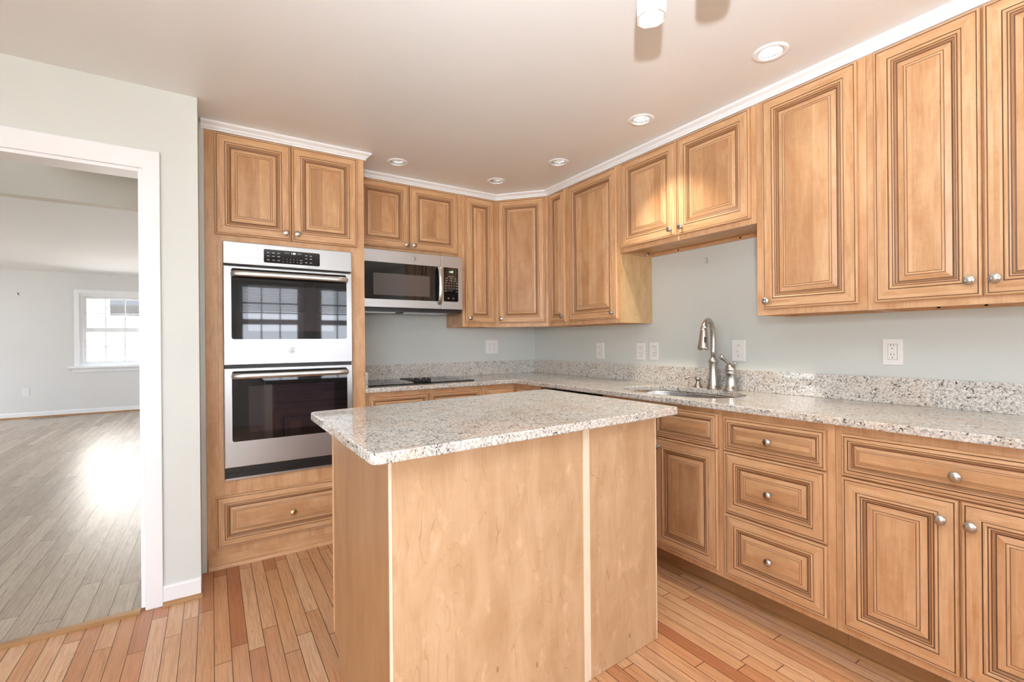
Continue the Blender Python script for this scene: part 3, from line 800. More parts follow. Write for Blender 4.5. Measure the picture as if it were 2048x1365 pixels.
def oven_door(z0, z1, gz0, gz1, hz, badge):
    mb = MB('steel'); mb.box((VX0, VY - 0.004, z0), (VX1, OY - 0.001, z1)); d = mb.build('oven_door', t, bevel=0.004)
    mb = MB('glass_black'); rrect(mb, (0.090, VY - 0.004, gz0), aB, nB, 0.598, gz1 - gz0, 0.012, 0.0, 0.0018, 'glass_black'); gl = mb.build('door_glass', d)
    mb = MB('glass_window'); rrect(mb, (0.168, VY - 0.0058, gz0 + 0.045), aB, nB, 0.445, (gz1 - gz0) - 0.13, 0.006, 0.0, 0.0006, 'glass_window'); mb.build('viewing_window', d)
    mb = MB('steel_h')
    pts = [(0.094, VY - 0.004, hz), (0.096, VY - 0.030, hz), (0.104, VY - 0.042, hz)] + [(0.104 + 0.572 * i / 12, VY - 0.044 - 0.006 * math.sin(math.pi * i / 12), hz) for i in range(1, 12)] + [(0.676, VY - 0.042, hz), (0.684, VY - 0.030, hz), (0.686, VY - 0.004, hz)]
    mb.tube(pts, 0.0155, 12, flat=0.55); mb.build('handle', d)
    if badge: emblem(d, (0.388, VY - 0.0045, 1.162), aB, nB, 0.017)
    return d
oven_door(1.086, 1.622, 1.226, 1.609, 1.577, True)
oven_door(0.535, 1.070, 0.674, 1.054, 1.028, False)
mb = MB('dark'); mb.box((VX0 + 0.006, VY + 0.006, 0.478), (VX1 - 0.006, OY - 0.001, 0.532)); mb.box((VX0 + 0.010, VY + 0.002, 0.500), (VX1 - 0.01, VY + 0.006, 0.506)); mb.build('vent_grille', t)
mb = MB('steel'); mb.box((VX0 + 0.004, VY + 0.008, 0.468), (VX1 - 0.004, OY - 0.001, 0.4775)); mb.build('bottom_trim', t)

# ------------------------------------------------------------------ microwave
MY, MX0, MX1 = 3.135, 0.823, 1.582
t = thing('microwave', 'stainless over-the-range microwave with black glass door', 'microwave', (1.2, 3.33, 1.432))
mb = MB('dark'); mb.box((MX0, MY + 0.03, 1.434), (MX1, D - 0.002, 1.838)); mb.box((MX0 + 0.004, MY + 0.018, 1.416), (MX1 - 0.004, D - 0.004, 1.4338)); mb.build('microwave_body', t)
mb = MB('steel'); mb.box((MX0, MY, 1.440), (1.4115, MY + 0.0295, 1.832)); d = mb.build('microwave_door', t, bevel=0.003)
mb = MB('steel'); mb.box((1.4135, MY, 1.440), (MX1, MY + 0.0295, 1.832)); cp = mb.build('control_panel', t, bevel=0.003)
mb = MB('glass_black'); rrect(mb, (0.856, MY, 1.496), aB, nB, 0.548, 0.252, 0.008, 0, 0.0015, 'glass_black'); mb.build('door_glass', d)
mb = MB('mw_window'); rrect(mb, (0.915, MY - 0.0016, 1.525), aB, nB, 0.405, 0.148, 0.006, 0, 0.0005, 'mw_window'); mb.build('viewing_window', d)
mb = MB('steel_h')
mb.tube([(1.392, MY - 0.002, 1.752), (1.391, MY - 0.016, 1.750), (1.390, MY - 0.034, 1.72), (1.390, MY - 0.042, 1.66), (1.390, MY - 0.044, 1.615), (1.390, MY - 0.042, 1.57), (1.390, MY - 0.034, 1.51), (1.391, MY - 0.016, 1.482), (1.392, MY - 0.002, 1.480)], 0.0085, 12, flat=1.9); mb.build('handle', d)
em = emblem(d, (1.203, MY - 0.001, 1.790), aB, nB, 0.0155, 'dim')
mb = MB('plastic'); mb.lathe([(0.0165, 0), (0.0165, 0.001), (0, 0.001)], 24, axis=nB, origin=(1.203, MY - 0.0002, 1.790)); mb.build('badge', d)
mb = MB('glass_black'); rrect(mb, (1.428, MY, 1.498), aB, nB, 0.118, 0.250, 0.007, 0, 0.0015, 'glass_black'); dp = mb.build('display', cp)
mb = MB('print', 'clock_green', 'dim')
text_mesh(mb, '1:09', (1.488, MY - 0.0016, 1.716), aB, nB, 0.020, 'clock_green')
def pr2(x, z, w, h, m='print'): mb.obox((x - w / 2, MY - 0.0017, z - h / 2), aB, nB, w, h, 0, 0.0004, m)
pr2(1.488, 1.682, 0.05, 0.0025)
for cz in (1.668, 1.651):
    for cx in (1.452, 1.488, 1.522): pr2(cx, cz, 0.017, 0.003)
for r_, row in enumerate(('123', '456', '789', '0')):
    for c_, ch in enumerate(row): text_mesh(mb, ch, (1.472 + c_ * 0.020 + (0.020 if row == '0' else 0), MY - 0.0017, 1.634 - r_ * 0.020), aB, nB, 0.012, 'print')
for cz in (1.634, 1.614, 1.594, 1.574):
    for cx in (1.446, 1.533): pr2(cx, cz, 0.012, 0.003)
for cx in (1.466, 1.505): pr2(cx, 1.522, 0.014, 0.010, 'dim')
lg = mb.build('legends', dp); lg['kind'] = 'stuff'
mb = MB('steel'); mb.box((MX0 + 0.05, MY + 0.10, 1.410), (1.10, MY + 0.26, 1.4155)); mb.build('filter', t)
mb = MB('steel'); mb.box((1.16, MY + 0.10, 1.410), (MX1 - 0.08, MY + 0.26, 1.4155)); mb.build('filter', t)

# ------------------------------------------------------------------ base cabinets
XB, YB = 1.954, 2.982
ZB0, ZB1 = 0.118, 0.884
XT, YT = 2.045, 3.06
def base_body(t, side, plane, u0, u1, wall, toe=True):
    lo, hi = min(u0, u1) + S, max(u0, u1) - S
    mb = MB('maple'); slab_on(mb, side, plane, lo, hi, ZB0, ZB1, -(wall - plane) + 0.002, -0.0195); mb.build('cabinet_box', t)
    mb = MB('maple'); slab_on(mb, side, plane, lo, hi, ZB0, ZB1, -0.019, 0); mb.build('face_frame', t)
    if toe:
        tp = XT if side == 'right' else YT
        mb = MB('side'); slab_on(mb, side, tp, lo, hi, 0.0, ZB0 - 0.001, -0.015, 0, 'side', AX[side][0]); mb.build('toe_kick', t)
KBR = XB - 0.016
t = thing('base_cabinet', 'maple base cabinet under the cooktop', 'cabinet', (1.22, 3.2, 0), 'base cabinets')
base_body(t, 'back', YB, 0.806, 1.655, D)
for x0, x1, kx in ((0.834, 1.236, 1.20), (1.240, 1.626, 1.275)):
    front('false_front', t, 'back', YB, x0, x1, 0.706, 0.858, fw=0.011, k=0.58)
    dr = front('door', t, 'back', YB, x0, x1, 0.148, 0.700); knob(dr, (kx, YB - 0.019, 0.64), nB)
t = thing('base_cabinet', 'maple corner base cabinet right of the cooktop', 'cabinet', (2.2, 3.2, 0), 'base cabinets')
mb = MB('maple'); mb.prism([(1.655 + S, YB + 0.0195), (XB + 0.0195, YB + 0.0195), (XB + 0.0195, 2.657 + S), (W - 0.002, 2.657 + S), (W - 0.002, D - 0.002), (1.655 + S, D - 0.002)], ZB0, ZB1); mb.build('cabinet_box', t)
mb = MB('maple'); slab_on(mb, 'back', YB, 1.655 + S, XB + 0.019, ZB0, ZB1, -0.019, 0); mb.build('face_frame', t)
mb = MB('maple'); slab_on(mb, 'right', XB, 2.657 + S, YB - 0.0005, ZB0, ZB1, -0.019, 0); mb.build('face_frame', t)
front('door', t, 'back', YB, 1.683, 1.930, 0.148, 0.858)
front('door', t, 'right', XB, 2.680, 2.955, 0.148, 0.858)
# dishwasher
t = thing('dishwasher', 'dishwasher under the counter left of the sink', 'dishwasher', (2.2, 2.35, 0))
mb = MB('dark'); mb.box((XB + 0.002, 2.043, 0.11), (W - 0.01, 2.654, 0.862)); mb.build('tub', t)
mb = MB('steel'); mb.box((XB - 0.03, 2.045, 0.12), (XB + 0.0015, 2.652, 0.740)); dd = mb.build('dishwasher_door', t, bevel=0.004)
mb = MB('glass_black'); mb.box((XB - 0.03, 2.045, 0.742), (XB + 0.0015, 2.652, 0.855)); mb.build('control_panel', t, bevel=0.003)
mb = MB('steel_h'); mb.tube([(XB - 0.03, 2.60, 0.70), (XB - 0.07, 2.58, 0.70), (XB - 0.07, 2.12, 0.70), (XB - 0.03, 2.10, 0.70)], 0.011, 10); mb.build('handle', dd)
mb = MB('dark'); mb.box((XT, 2.043, 0), (XT + 0.02, 2.654, 0.109)); mb.build('toe_kick', t)
# sink base
t = thing('base_cabinet', 'maple sink base cabinet with false fronts above two doors', 'cabinet', (2.2, 1.65, 0), 'base cabinets')
lo, hi = 1.268 + S, 2.041 - S
mb = MB('maple'); mb.box((XB + 0.0195, lo, ZB0), (W - 0.002, lo + 0.016, ZB1)); mb.build('side_panel', t)
mb = MB('maple'); mb.box((XB + 0.0195, hi - 0.016, ZB0), (W - 0.002, hi, ZB1)); mb.build('side_panel', t)
mb = MB('maple'); mb.box((XB + 0.0195, lo + 0.0165, ZB0), (W - 0.002, hi - 0.0165, ZB0 + 0.016)); mb.build('bottom_panel', t)
mb = MB('maple'); slab_on(mb, 'right', XB, lo, hi, ZB0, ZB1, -0.019, 0); mb.build('face_frame', t)
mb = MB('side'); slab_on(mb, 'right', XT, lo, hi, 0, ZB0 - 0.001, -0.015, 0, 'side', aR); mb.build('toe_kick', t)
for y0, y1, ky in ((1.652, 2.016, 1.685), (1.286, 1.648, 1.618)):
    front('false_front', t, 'right', XB, y0, y1, 0.706, 0.862, fw=0.011, k=0.58)
    dr = front('door', t, 'right', XB, y0, y1, 0.146, 0.701); knob(dr, (KBR - 0.003, ky, 0.655), nR)
# drawer base
t = thing('base_cabinet', 'maple base cabinet with a stack of three drawers', 'cabinet', (2.2, 1.04, 0), 'base cabinets')
base_body(t, 'right', XB, 0.811, 1.268, W)
for z0, z1, kz, fw, k in ((0.704, 0.856, 0.776, 0.011, 0.58), (0.427, 0.699, 0.557, 0.034, 0.92), (0.146, 0.4205, 0.279, 0.034, 0.92)):
    dr = front('drawer', t, 'right', XB, 0.838, 1.2535, z0, z1, fw=fw, k=k); knob(dr, (XB - 0.015, 1.051, kz), nR)
# double base
t = thing('base_cabinet', 'maple base cabinet with one wide drawer over two doors', 'cabinet', (2.2, 0.46, 0), 'base cabinets')
base_body(t, 'right', XB, 0.118, 0.811, W)
dr = front('drawer', t, 'right', XB, 0.147, 0.7875, 0.702, 0.854, fw=0.011, k=0.58); knob(dr, (XB - 0.015, 0.472, 0.7735), nR)
for y0, y1, ky in ((0.4685, 0.787, 0.507), (0.147, 0.4625, 0.437)):
    dd = front('door', t, 'right', XB, y0, y1, 0.148, 0.697); knob(dd, (XB - 0.019, ky, 0.630), nR)
mb = MB('shoe'); mb.profile([(XT, 2.657, 0), (XT, 0.118, 0)], [(0.0002, 0), (0.017, 0), (0.016, 0.007), (0.011, 0.013), (0.0002, 0.016)]); struct(mb.build('trim_10'))

# ------------------------------------------------------------------ countertop with sink cut-out, backsplashes
XC, YC = 1.920, 2.945
ZC0, ZC1 = 0.8845, 0.914
SKX, SKY, SAX, SAY = 2.212, 1.690, 0.215, 0.345
def sell(n, ax, ay, e=2.6):
    out = []
    for i in range(n):
        t_ = 2 * math.pi * i / n; c, s = math.cos(t_), math.sin(t_)
        out.append((SKX + ax * math.copysign(abs(c) ** (2 / e), c), SKY + ay * math.copysign(abs(s) ** (2 / e), s)))
    return out
def slab_with_hole(mb, outer, holes, z0, z1, mat):
    bm = mb.bm; loops = []
    for poly in [outer] + holes:
        loops.append([bm.verts.new((x, y, z1)) for x, y in poly])
    edges = []
    for vs in loops:
        edges += [bm.edges.new((vs[i], vs[(i + 1) % len(vs)])) for i in range(len(vs))]
    r = bmesh.ops.triangle_fill(bm, use_beauty=True, use_dissolve=False, edges=edges)
    top = [f for f in r['geom'] if isinstance(f, bmesh.types.BMFace)]
    low = {}
    for vs in loops:
        for v in vs: low[v] = bm.verts.new((v.co.x, v.co.y, z0))
    for f in top:
        f.material_index = mb.mi(mat)
        mb.face([low[v] for v in reversed(f.verts)], mat)
    for vs in loops:
        for i in range(len(vs)):
            a_, b_ = vs[i], vs[(i + 1) % len(vs)]
            mb.face([a_, b_, low[b_], low[a_]], mat)
t = thing('countertop', 'speckled granite countertop running along the back and right walls', 'countertop', (2.0, 2.0, ZC0))
mb = MB('granite')
outer = [(0.8065, YC), (XC - 0.02, YC), (XC - 0.006, YC - 0.006), (XC, YC - 0.02), (XC, 0.115), (W - 0.001, 0.115), (W - 0.001, D - 0.001), (0.8065, D - 0.001)]
slab_with_hole(mb, outer, [sell(56, SAX, SAY)], ZC0, ZC1, 'granite')
mb.build('counter_slab', t, bevel=0.004, seg=3)
mb = MB('granite'); mb.box((0.8275, D - 0.021, ZC1 + 0.0003), (W - 0.0215, D - 0.001, 1.030)); mb.build('backsplash', t, bevel=0.0015)
mb = MB('granite'); mb.box((W - 0.021, 0.115, ZC1 + 0.0003), (W - 0.001, D - 0.001, 1.030)); mb.build('backsplash', t, bevel=0.0015)
mb = MB('granite'); mb.box((0.8065, YC + 0.022, ZC1 + 0.0003), (0.8270, D - 0.001, 1.014)); mb.build('backsplash', t, bevel=0.0015)
# sink
mb = MB('sink'); rings = []
for ins, z in ((-0.012, 0.8840), (-0.002, 0.8838), (0.0, 0.8700), (0.008, 0.80), (0.022, 0.735), (0.05, 0.708), (0.09, 0.700), (0.17, 0.697)):
    rings.append([mb.bm.verts.new((x, y, z)) for x, y in sell(56, SAX - ins, SAY - ins)])
for A, B in zip(rings, rings[1:]):
    for i in range(56):
        j = (i + 1) % 56; mb.face([A[i], B[i], B[j], A[j]], None, None, True)
mb.face(rings[-1][::-1])
t = thing('sink', 'undermount stainless steel sink bowl', 'sink', (SKX, SKY, 0.69))
o = mb.build('bowl', t, recalc=False)
mb = MB('chrome'); mb.lathe([(0, 0), (0.045, 0), (0.043, 0.003), (0.030, 0.003), (0.028, 0.001), (0, 0.001)], 24, origin=(SKX, SKY, 0.6975)); mb.build('drain', t)

# faucet, side handle, soap pump
def at(x, y): return Vector((x, y, ZC1 + 0.0004))
t = thing('faucet', 'brushed nickel pull-down gooseneck faucet behind the sink', 'faucet', at(2.462, 1.655))
b = at(2.462, 1.655)
mb = MB('nickel'); mb.lathe([(0.038, 0), (0.038, 0.005), (0.035, 0.007), (0.035, 0.012), (0.0325, 0.015), (0.031, 0.03), (0.027, 0.06), (0.0235, 0.10), (0.0230, 0.14), (0.0255, 0.155), (0.0275, 0.162), (0.026, 0.168), (0.0225, 0.171), (0.021, 0.176), (0.0175, 0.179), (0.0150, 0.184)], 28, origin=b); mb.build('faucet_body', t)
sd = Vector((-0.165, -0.052, 0)); L = sd.length; sd.normalize()
pts = [b + Vector((0, 0, z)) for z in (0.18, 0.22, 0.26, 0.30)]
r_ = L / 2
for i in range(1, 13):
    an = math.pi * i / 13 * 0.93
    pts.append(b + sd * (r_ - r_ * math.cos(an)) + Vector((0, 0, 0.30 + 0.098 * math.sin(an))))
mb = MB('nickel'); mb.tube(pts, [0.0142] * 4 + [0.0142] * 7 + [0.0146, 0.0152, 0.016, 0.017, 0.018], 16); mb.build('spout', t)
e0 = pts[-1]; dirn = Vector((sd.x * 0.10, sd.y * 0.10, -1)).normalized()
mb = MB('nickel', 'dark'); mb.lathe([(0.0178, -0.008), (0.0200, 0.01), (0.0225, 0.04), (0.0270, 0.078), (0.0315, 0.100), (0.0318, 0.105), (0.0295, 0.107), (0.0295, 0.111), (0.024, 0.112), (0.0235, 0.110), (0, 0.110)], 24, axis=dirn, origin=e0); sp = mb.build('spray_head', t)
mb = MB('dark'); c0 = e0 + dirn * 0.055; wv = Vector((-0.60, -0.80, 0)).normalized()
for s_ in (0.0165,):
    side_v = wv.cross(dirn).normalized()
    q = [c0 + wv * 0.0235 + side_v * sx * 0.006 + dirn * sz * 0.016 for sx, sz in ((-1, -1), (1, -1), (1, 1), (-1, 1))]
    q2 = [p + wv * 0.0045 for p in q]
    vs1 = [mb.bm.verts.new(p) for p in q]; vs2 = [mb.bm.verts.new(p) for p in q2]
    mb.face(vs2); mb.face(vs1[::-1])
    for i in range(4): mb.face([vs1[i], vs1[(i + 1) % 4], vs2[(i + 1) % 4], vs2[i]])
mb.build('spray_button', sp, bevel=0.002)
t = thing('lever_valve', 'brushed nickel lever valve standing right of the faucet', 'faucet handle', at(2.455, 1.543))
b = at(2.455, 1.543)
mb = MB('nickel'); mb.lathe([(0.0393, 0), (0.0393, 0.004), (0.0365, 0.007), (0.0365, 0.011), (0.0319, 0.015), (0.0279, 0.03), (0.0256, 0.06), (0.0256, 0.09), (0.0285, 0.098), (0.0285, 0.103), (0.0251, 0.106), (0.0291, 0.112), (0.0294, 0.120), (0.0268, 0.133), (0.0217, 0.143), (0.0125, 0.149), (0.0000, 0.150)], 28, origin=b); mb.build('valve_body', t)
mb = MB('nickel'); p0 = b + Vector((0, 0, 0.143)); dv = Vector((-0.62, 0.30, 0.62)).normalized()
mb.tube([p0 + Vector((0.012, -0.012, 0.0)), p0 + Vector((0.02, -0.02, 0.014)), p0 + Vector((0.022, -0.022, 0.018))], [0.006, 0.005, 0.004], 10)
mb.tube([p0 + dv * 0.0, p0 + dv * 0.03, p0 + dv * 0.055, p0 + dv * 0.058, p0 + dv * 0.078, p0 + dv * 0.082], [0.0075, 0.0085, 0.011, 0.0135, 0.0135, 0.011], 14); mb.build('lever', t)
t = thing('soap_dispenser', 'small brushed nickel soap pump left of the faucet', 'soap dispenser', at(2.455, 1.752))
b = at(2.455, 1.752)
mb = MB('nickel'); mb.lathe([(0.027, 0), (0.027, 0.004), (0.024, 0.010), (0.017, 0.024), (0.0125, 0.030), (0.0125, 0.044), (0.016, 0.048), (0.017, 0.058), (0.014, 0.062), (0, 0.063)], 24, origin=b); mb.build('pump_body', t)
mb = MB('nickel'); mb.tube([b + Vector((0.0, 0, 0.056)), b + Vector((-0.02, 0.012, 0.064)), b + Vector((-0.04, 0.028, 0.066)), b + Vector((-0.054, 0.04, 0.060)), b + Vector((-0.060, 0.046, 0.050))], [0.007, 0.0065, 0.006, 0.006, 0.0058], 12); mb.build('nozzle', t)

# cooktop
CX0, CX1, CY0, CY1 = 0.862, 1.628, 3.045, 3.500
t = thing('cooktop', 'black glass electric cooktop with centre downdraft vent', 'cooktop', (1.245, 3.26, ZC1))
mb = MB('cooktop'); mb.box((CX0, CY0, ZC1 + 0.0006), (CX1, CY1, ZC1 + 0.0075)); mb.build('glass_top', t, bevel=0.002)
mb = MB('dark')
for i in range(9):
    mb.box((1.215 + i * 0.0075, 3.20, ZC1 + 0.0078), (1.218 + i * 0.0075, 3.44, ZC1 + 0.0125))
mb.box((1.205, 3.19, ZC1 + 0.0078), (1.285, 3.20, ZC1 + 0.013)); mb.box((1.205, 3.44, ZC1 + 0.0078), (1.285, 3.45, ZC1 + 0.013)); 
mb.build('vent_grille', t)
for kx, ky in ((1.205, 3.085), (1.245, 3.085), (1.285, 3.085), (1.215, 3.145), (1.275, 3.145)):
    mb = MB('dark'); mb.lathe([(0.0165, 0), (0.0165, 0.008), (0.014, 0.011), (0.013, 0.024), (0.011, 0.026), (0, 0.026)], 20, origin=(kx, ky, ZC1 + 0.0078))
    mb.box((kx - 0.002, ky - 0.014, ZC1 + 0.030), (kx + 0.002, ky + 0.014, ZC1 + 0.037)); mb.build('knob', t)
for cx, cy, cr in ((1.02, 3.36, 0.09), (1.02, 3.14, 0.075), (1.46, 3.36, 0.075), (1.46, 3.14, 0.09)):
    mb = MB('dim'); mb.tube([(cx + cr * math.cos(i * math.pi / 20), cy + cr * math.sin(i * math.pi / 20), ZC1 + 0.0077) for i in range(41)], 0.0006, 4, caps=False); mb.build('burner_ring', t)

# ------------------------------------------------------------------ island
FL, FR, BL, BR = (0.385, 1.195), (1.500, 1.268), (0.385, 1.850), (1.500, 1.965)
ZI0, ZI1 = 0.900, 0.930
def lerp(p, q, s): return (p[0] + (q[0] - p[0]) * s, p[1] + (q[1] - p[1]) * s)
t = thing('island_cabinet', 'kitchen island cabinet with plain birch plywood back and brown maple sides', 'island', (0.94, 1.55, 0))
fdir = Vector((FR[0] - FL[0], FR[1] - FL[1], 0)).normalized(); fn_ = Vector((fdir.y, -fdir.x, 0))
ft = 0.0055
def off2(p, d): return (p[0] + fn_.x * d, p[1] + fn_.y * d)
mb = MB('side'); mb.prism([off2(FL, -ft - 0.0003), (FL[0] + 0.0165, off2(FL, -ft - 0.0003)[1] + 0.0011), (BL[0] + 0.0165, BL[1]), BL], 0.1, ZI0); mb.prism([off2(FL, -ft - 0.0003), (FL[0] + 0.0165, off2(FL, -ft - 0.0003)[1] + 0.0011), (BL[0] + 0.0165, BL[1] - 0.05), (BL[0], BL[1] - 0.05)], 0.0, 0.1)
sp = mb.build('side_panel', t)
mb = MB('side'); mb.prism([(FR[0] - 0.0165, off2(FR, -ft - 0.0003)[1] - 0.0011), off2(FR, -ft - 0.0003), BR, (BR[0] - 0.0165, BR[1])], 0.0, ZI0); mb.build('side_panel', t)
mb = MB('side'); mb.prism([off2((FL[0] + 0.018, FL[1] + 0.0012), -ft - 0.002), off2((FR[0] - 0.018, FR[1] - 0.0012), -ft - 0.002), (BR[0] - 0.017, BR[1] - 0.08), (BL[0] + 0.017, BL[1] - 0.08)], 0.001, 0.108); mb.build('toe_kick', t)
mb = MB('maple'); mb.prism([off2((FL[0] + 0.018, FL[1] + 0.0012), -ft - 0.002), off2((FR[0] - 0.018, FR[1] - 0.0012), -ft - 0.002), (BR[0] - 0.017, BR[1] - 0.021), (BL[0] + 0.017, BL[1] - 0.021)], 0.109, ZI0); mb.build('cabinet_box', t)
bdir = Vector((BL[0] - BR[0], BL[1] - BR[1], 0)).normalized(); bn = bdir.cross(Vector((0, 0, 1))); bw = (Vector(BL) - Vector(BR)).length
mb = MB('maple'); mb.obox((BR[0], BR[1], 0.109), bdir, bn, bw, ZI0 - 0.109, 0.0004, 0.0195); mb.build('face_frame', t)
nx = Vector((BR[0], BR[1], 0)) + bn * 0.0197
for i in range(2):
    c0 = nx + bdir * (0.003 + i * (bw - 0.006) / 2); ww = (bw - 0.006) / 2 - 0.003
    dwr = raised_panel('drawer', t, c0 + Vector((0, 0, 0.715)), bdir, bn, ww, 0.16, fw=0.011, k=0.58); knob(dwr, c0 + bdir * ww / 2 + bn * 0.015 + Vector((0, 0, 0.795)), bn)
    dr = raised_panel('door', t, c0 + Vector((0, 0, 0.13)), bdir, bn, ww, 0.58); knob(dr, c0 + bdir * (ww - 0.035 if i == 0 else 0.035) + bn * 0.019 + Vector((0, 0, 0.65)), bn)
def ply_panel(name, s0, s1, d=ft, mat='ply', front_d=0.0):
    p, q = lerp(FL, FR, s0), lerp(FL, FR, s1)
    mb = MB(mat, 'plyedge')
    mb.prism([off2(p, front_d), off2(q, front_d), off2(q, -d), off2(p, -d)], 0.002, ZI0)
    o = mb.build(name, t)
    if mat == 'ply':
        for f in o.data.polygons:
            if abs(f.normal.x) > 0.9: f.material_index = 1
    return o
s1, s2 = 0.632, 0.660
ply_panel('back_panel', 0.0, s1 - 0.0006)
ply_panel('back_panel', s2 + 0.0006, 1.0)
ply_panel('seam_strip', s1, s2, mat='plyedge', front_d=0.0015)['label'] = 'pale plywood edge strip'
mb = MB('plyedge'); mb.prism([off2((FL[0] - 0.0, FL[1]), 0.0012), off2((FL[0] + 0.0065, FL[1] + 0.0004), 0.0012), off2((FL[0] + 0.0065, FL[1] + 0.0004), 0.0002), off2(FL, 0.0002)], 0.002, ZI0); mb.build('edge_strip', t)
mb = MB('plyedge'); mb.prism([off2((FR[0] - 0.005, FR[1] - 0.0003), 0.0012), off2((FR[0], FR[1]), 0.0012), off2(FR, 0.0002), off2((FR[0] - 0.005, FR[1] - 0.0003), 0.0002)], 0.002, ZI0); mb.build('edge_strip', t)
# island top
def rounded(poly, r, seg=6):
    out = []; n = len(poly)
    for i in range(n):
        p = Vector(poly[i]); a_ = (Vector(poly[i - 1]) - p).normalized(); b_ = (Vector(poly[(i + 1) % n]) - p).normalized()
        p0, p1 = p + a_ * r, p + b_ * r
        for k in range(seg + 1):
            s_ = k / seg; out.append(((1 - s_) ** 2 * p0 + 2 * s_ * (1 - s_) * p + s_ ** 2 * p1)[:])
    return out
mb = MB('granite'); mb.prism(rounded([(0.326, 1.140), (1.600, 1.226), (1.592, 2.130), (0.324, 1.985)], 0.03), ZI0 + 0.0004, ZI1)
tag(mb.build('island_countertop', bevel=0.004, seg=3), 'speckled granite slab with rounded corners on top of the island', 'countertop')

# ------------------------------------------------------------------ outlets and switch
def wall_plate(label, side, u0, u1, z0, z1, kind, plane=None, group='outlets'):
    a, n = AX[side]
    pl = plane if plane is not None else (W if side == 'right' else D)
    c = (pl, max(u0, u1), z0) if side == 'right' else (min(u0, u1), pl, z0)
    w, h = abs(u1 - u0), z1 - z0
    nm = 'light_switch' if kind == 'switch' else 'outlet'
    t = thing(nm, label, 'switch' if kind == 'switch' else 'outlet', (pl, (u0 + u1) / 2, z0) if side == 'right' else ((u0 + u1) / 2, pl, z0), None if kind == 'switch' else group)
    mb = MB('plastic'); mb.obox(c, a, n, w, h, 0.0003, 0.006); mb.build('cover_plate', t, bevel=0.0025)
    c = Vector(c); a = Vector(a); n = Vector(n); z = Vector((0, 0, 1))
    def slots(mb, cu, cv, s=1.0):
        for du, dv, ww, hh in ((-0.0065, 0.004, 0.002, 0.008), (0.0045, 0.004, 0.002, 0.007), (-0.002, -0.008, 0.004, 0.004)):
            mb.obox(c + a * (cu + du * s) + z * (cv + dv * s), a, n, ww * s, hh * s, 0.0076, 0.0080, 'slot')
    if kind == 'switch':
        mb = MB('plastic'); mb.obox(c + a * (w / 2 - 0.005) + z * (h / 2 - 0.012), a, n, 0.010, 0.024, 0.0062, 0.008); s = mb.build('switch_frame', t)
        mb = MB('plastic'); mb.tube([c + a * (w / 2) + z * (h / 2) + n * 0.006, c + a * (w / 2) + z * (h / 2 - 0.008) + n * 0.018], [0.0045, 0.0035], 8); mb.build('toggle', t)
        mb = MB('slot')
        for v in (h / 2 + 0.03, h / 2 - 0.03): mb.lathe([(0.003, 0), (0.003, 0.0006), (0, 0.0006)], 10, axis=n, origin=c + a * (w / 2) + z * v + n * 0.0062)
        mb.build('screws', t)
    elif kind == 'double':
        for cu in (w * 0.31, w * 0.69):
            mb = MB('plastic', 'slot')
            for cv in (h / 2 + 0.019, h / 2 - 0.019):
                rrect(mb, c + a * (cu - 0.014) + z * (cv - 0.014), a, n, 0.028, 0.028, 0.010, 0.0062, 0.0075, 'plastic'); slots(mb, cu, cv)
            mb.build('receptacle', t)
    else:
        mb = MB('plastic', 'slot')
        rrect(mb, c + a * (w / 2 - 0.0165) + z * (h / 2 - 0.0335), a, n, 0.033, 0.067, 0.002, 0.0062, 0.0075, 'plastic')
        for cv in (h / 2 + 0.021, h / 2 - 0.019): slots(mb, w / 2, cv)
        if kind == 'gfci':
            mb.obox(c + a * (w / 2 - 0.008) + z * (h / 2 - 0.001), a, n, 0.016, 0.005, 0.0076, 0.0085, 'plastic')
        mb.build('receptacle', t)
        mb = MB('slot')
        mb.obox(c + a * (w / 2 - 0.0175) + z * (h / 2 - 0.0345), a, n, 0.035, 0.069, 0.0055, 0.0064, 'slot'); mb.build('seam', t)
    return t
wall_plate('white four-socket outlet on the back wall below the narrow wall cabinet', 'back', 2.001, 2.122, 1.093, 1.213, 'double')
wall_plate('white outlet on the sink wall nearest the corner', 'right', 2.621, 2.702, 1.061, 1.184, 'duplex')
wall_plate('left one of two white outlets side by side left of the faucet', 'right', 2.216, 2.295, 1.063, 1.182, 'duplex')
wall_plate('right one of two white outlets side by side left of the faucet', 'right', 2.100, 2.178, 1.067, 1.188, 'duplex')
wall_plate('white toggle switch plate right of the faucet', 'right', 1.496, 1.575, 1.077, 1.199, 'switch')
wall_plate('large white outlet on the right wall below the tall cabinets', 'right', 0.784, 0.857, 1.084, 1.200, 'gfci')
wall_plate('white outlet low on the far living room wall', 'back', -2.62, -2.54, 0.362, 0.490, 'duplex', FAR, 'outlets')
# small metal picture hook left on the wall above the faucet
mb = MB('nickel_dark'); hx, hy, hz = W - 0.004, 1.736, 1.683
mb.tube([(hx, hy + 0.007, hz + 0.013), (hx, hy - 0.004, hz + 0.015), (hx, hy - 0.008, hz + 0.010), (hx, hy - 0.003, hz + 0.003), (hx, hy - 0.001, hz + 0.001), (hx, hy - 0.009, hz - 0.004), (hx, hy - 0.008, hz - 0.012), (hx, hy + 0.002, hz - 0.016), (hx, hy + 0.009, hz - 0.012)], 0.0014, 8)
tag(mb.build('wall_hook'), 'tiny bent metal hook on the bare wall above the faucet', 'hook')
mb = MB('slot'); mb.tube([(-2.654, FAR - 0.001, 2.03), (-2.654, FAR - 0.03, 2.05), (-2.654, FAR - 0.03, 2.065)], 0.006, 8)
tag(mb.build('wall_hook'), 'small dark hook high on the far living room wall', 'hook')
t = thing('floor_vent', 'dark metal floor register below the far living room wall', 'vent', (-2.2, 10.62, 0))
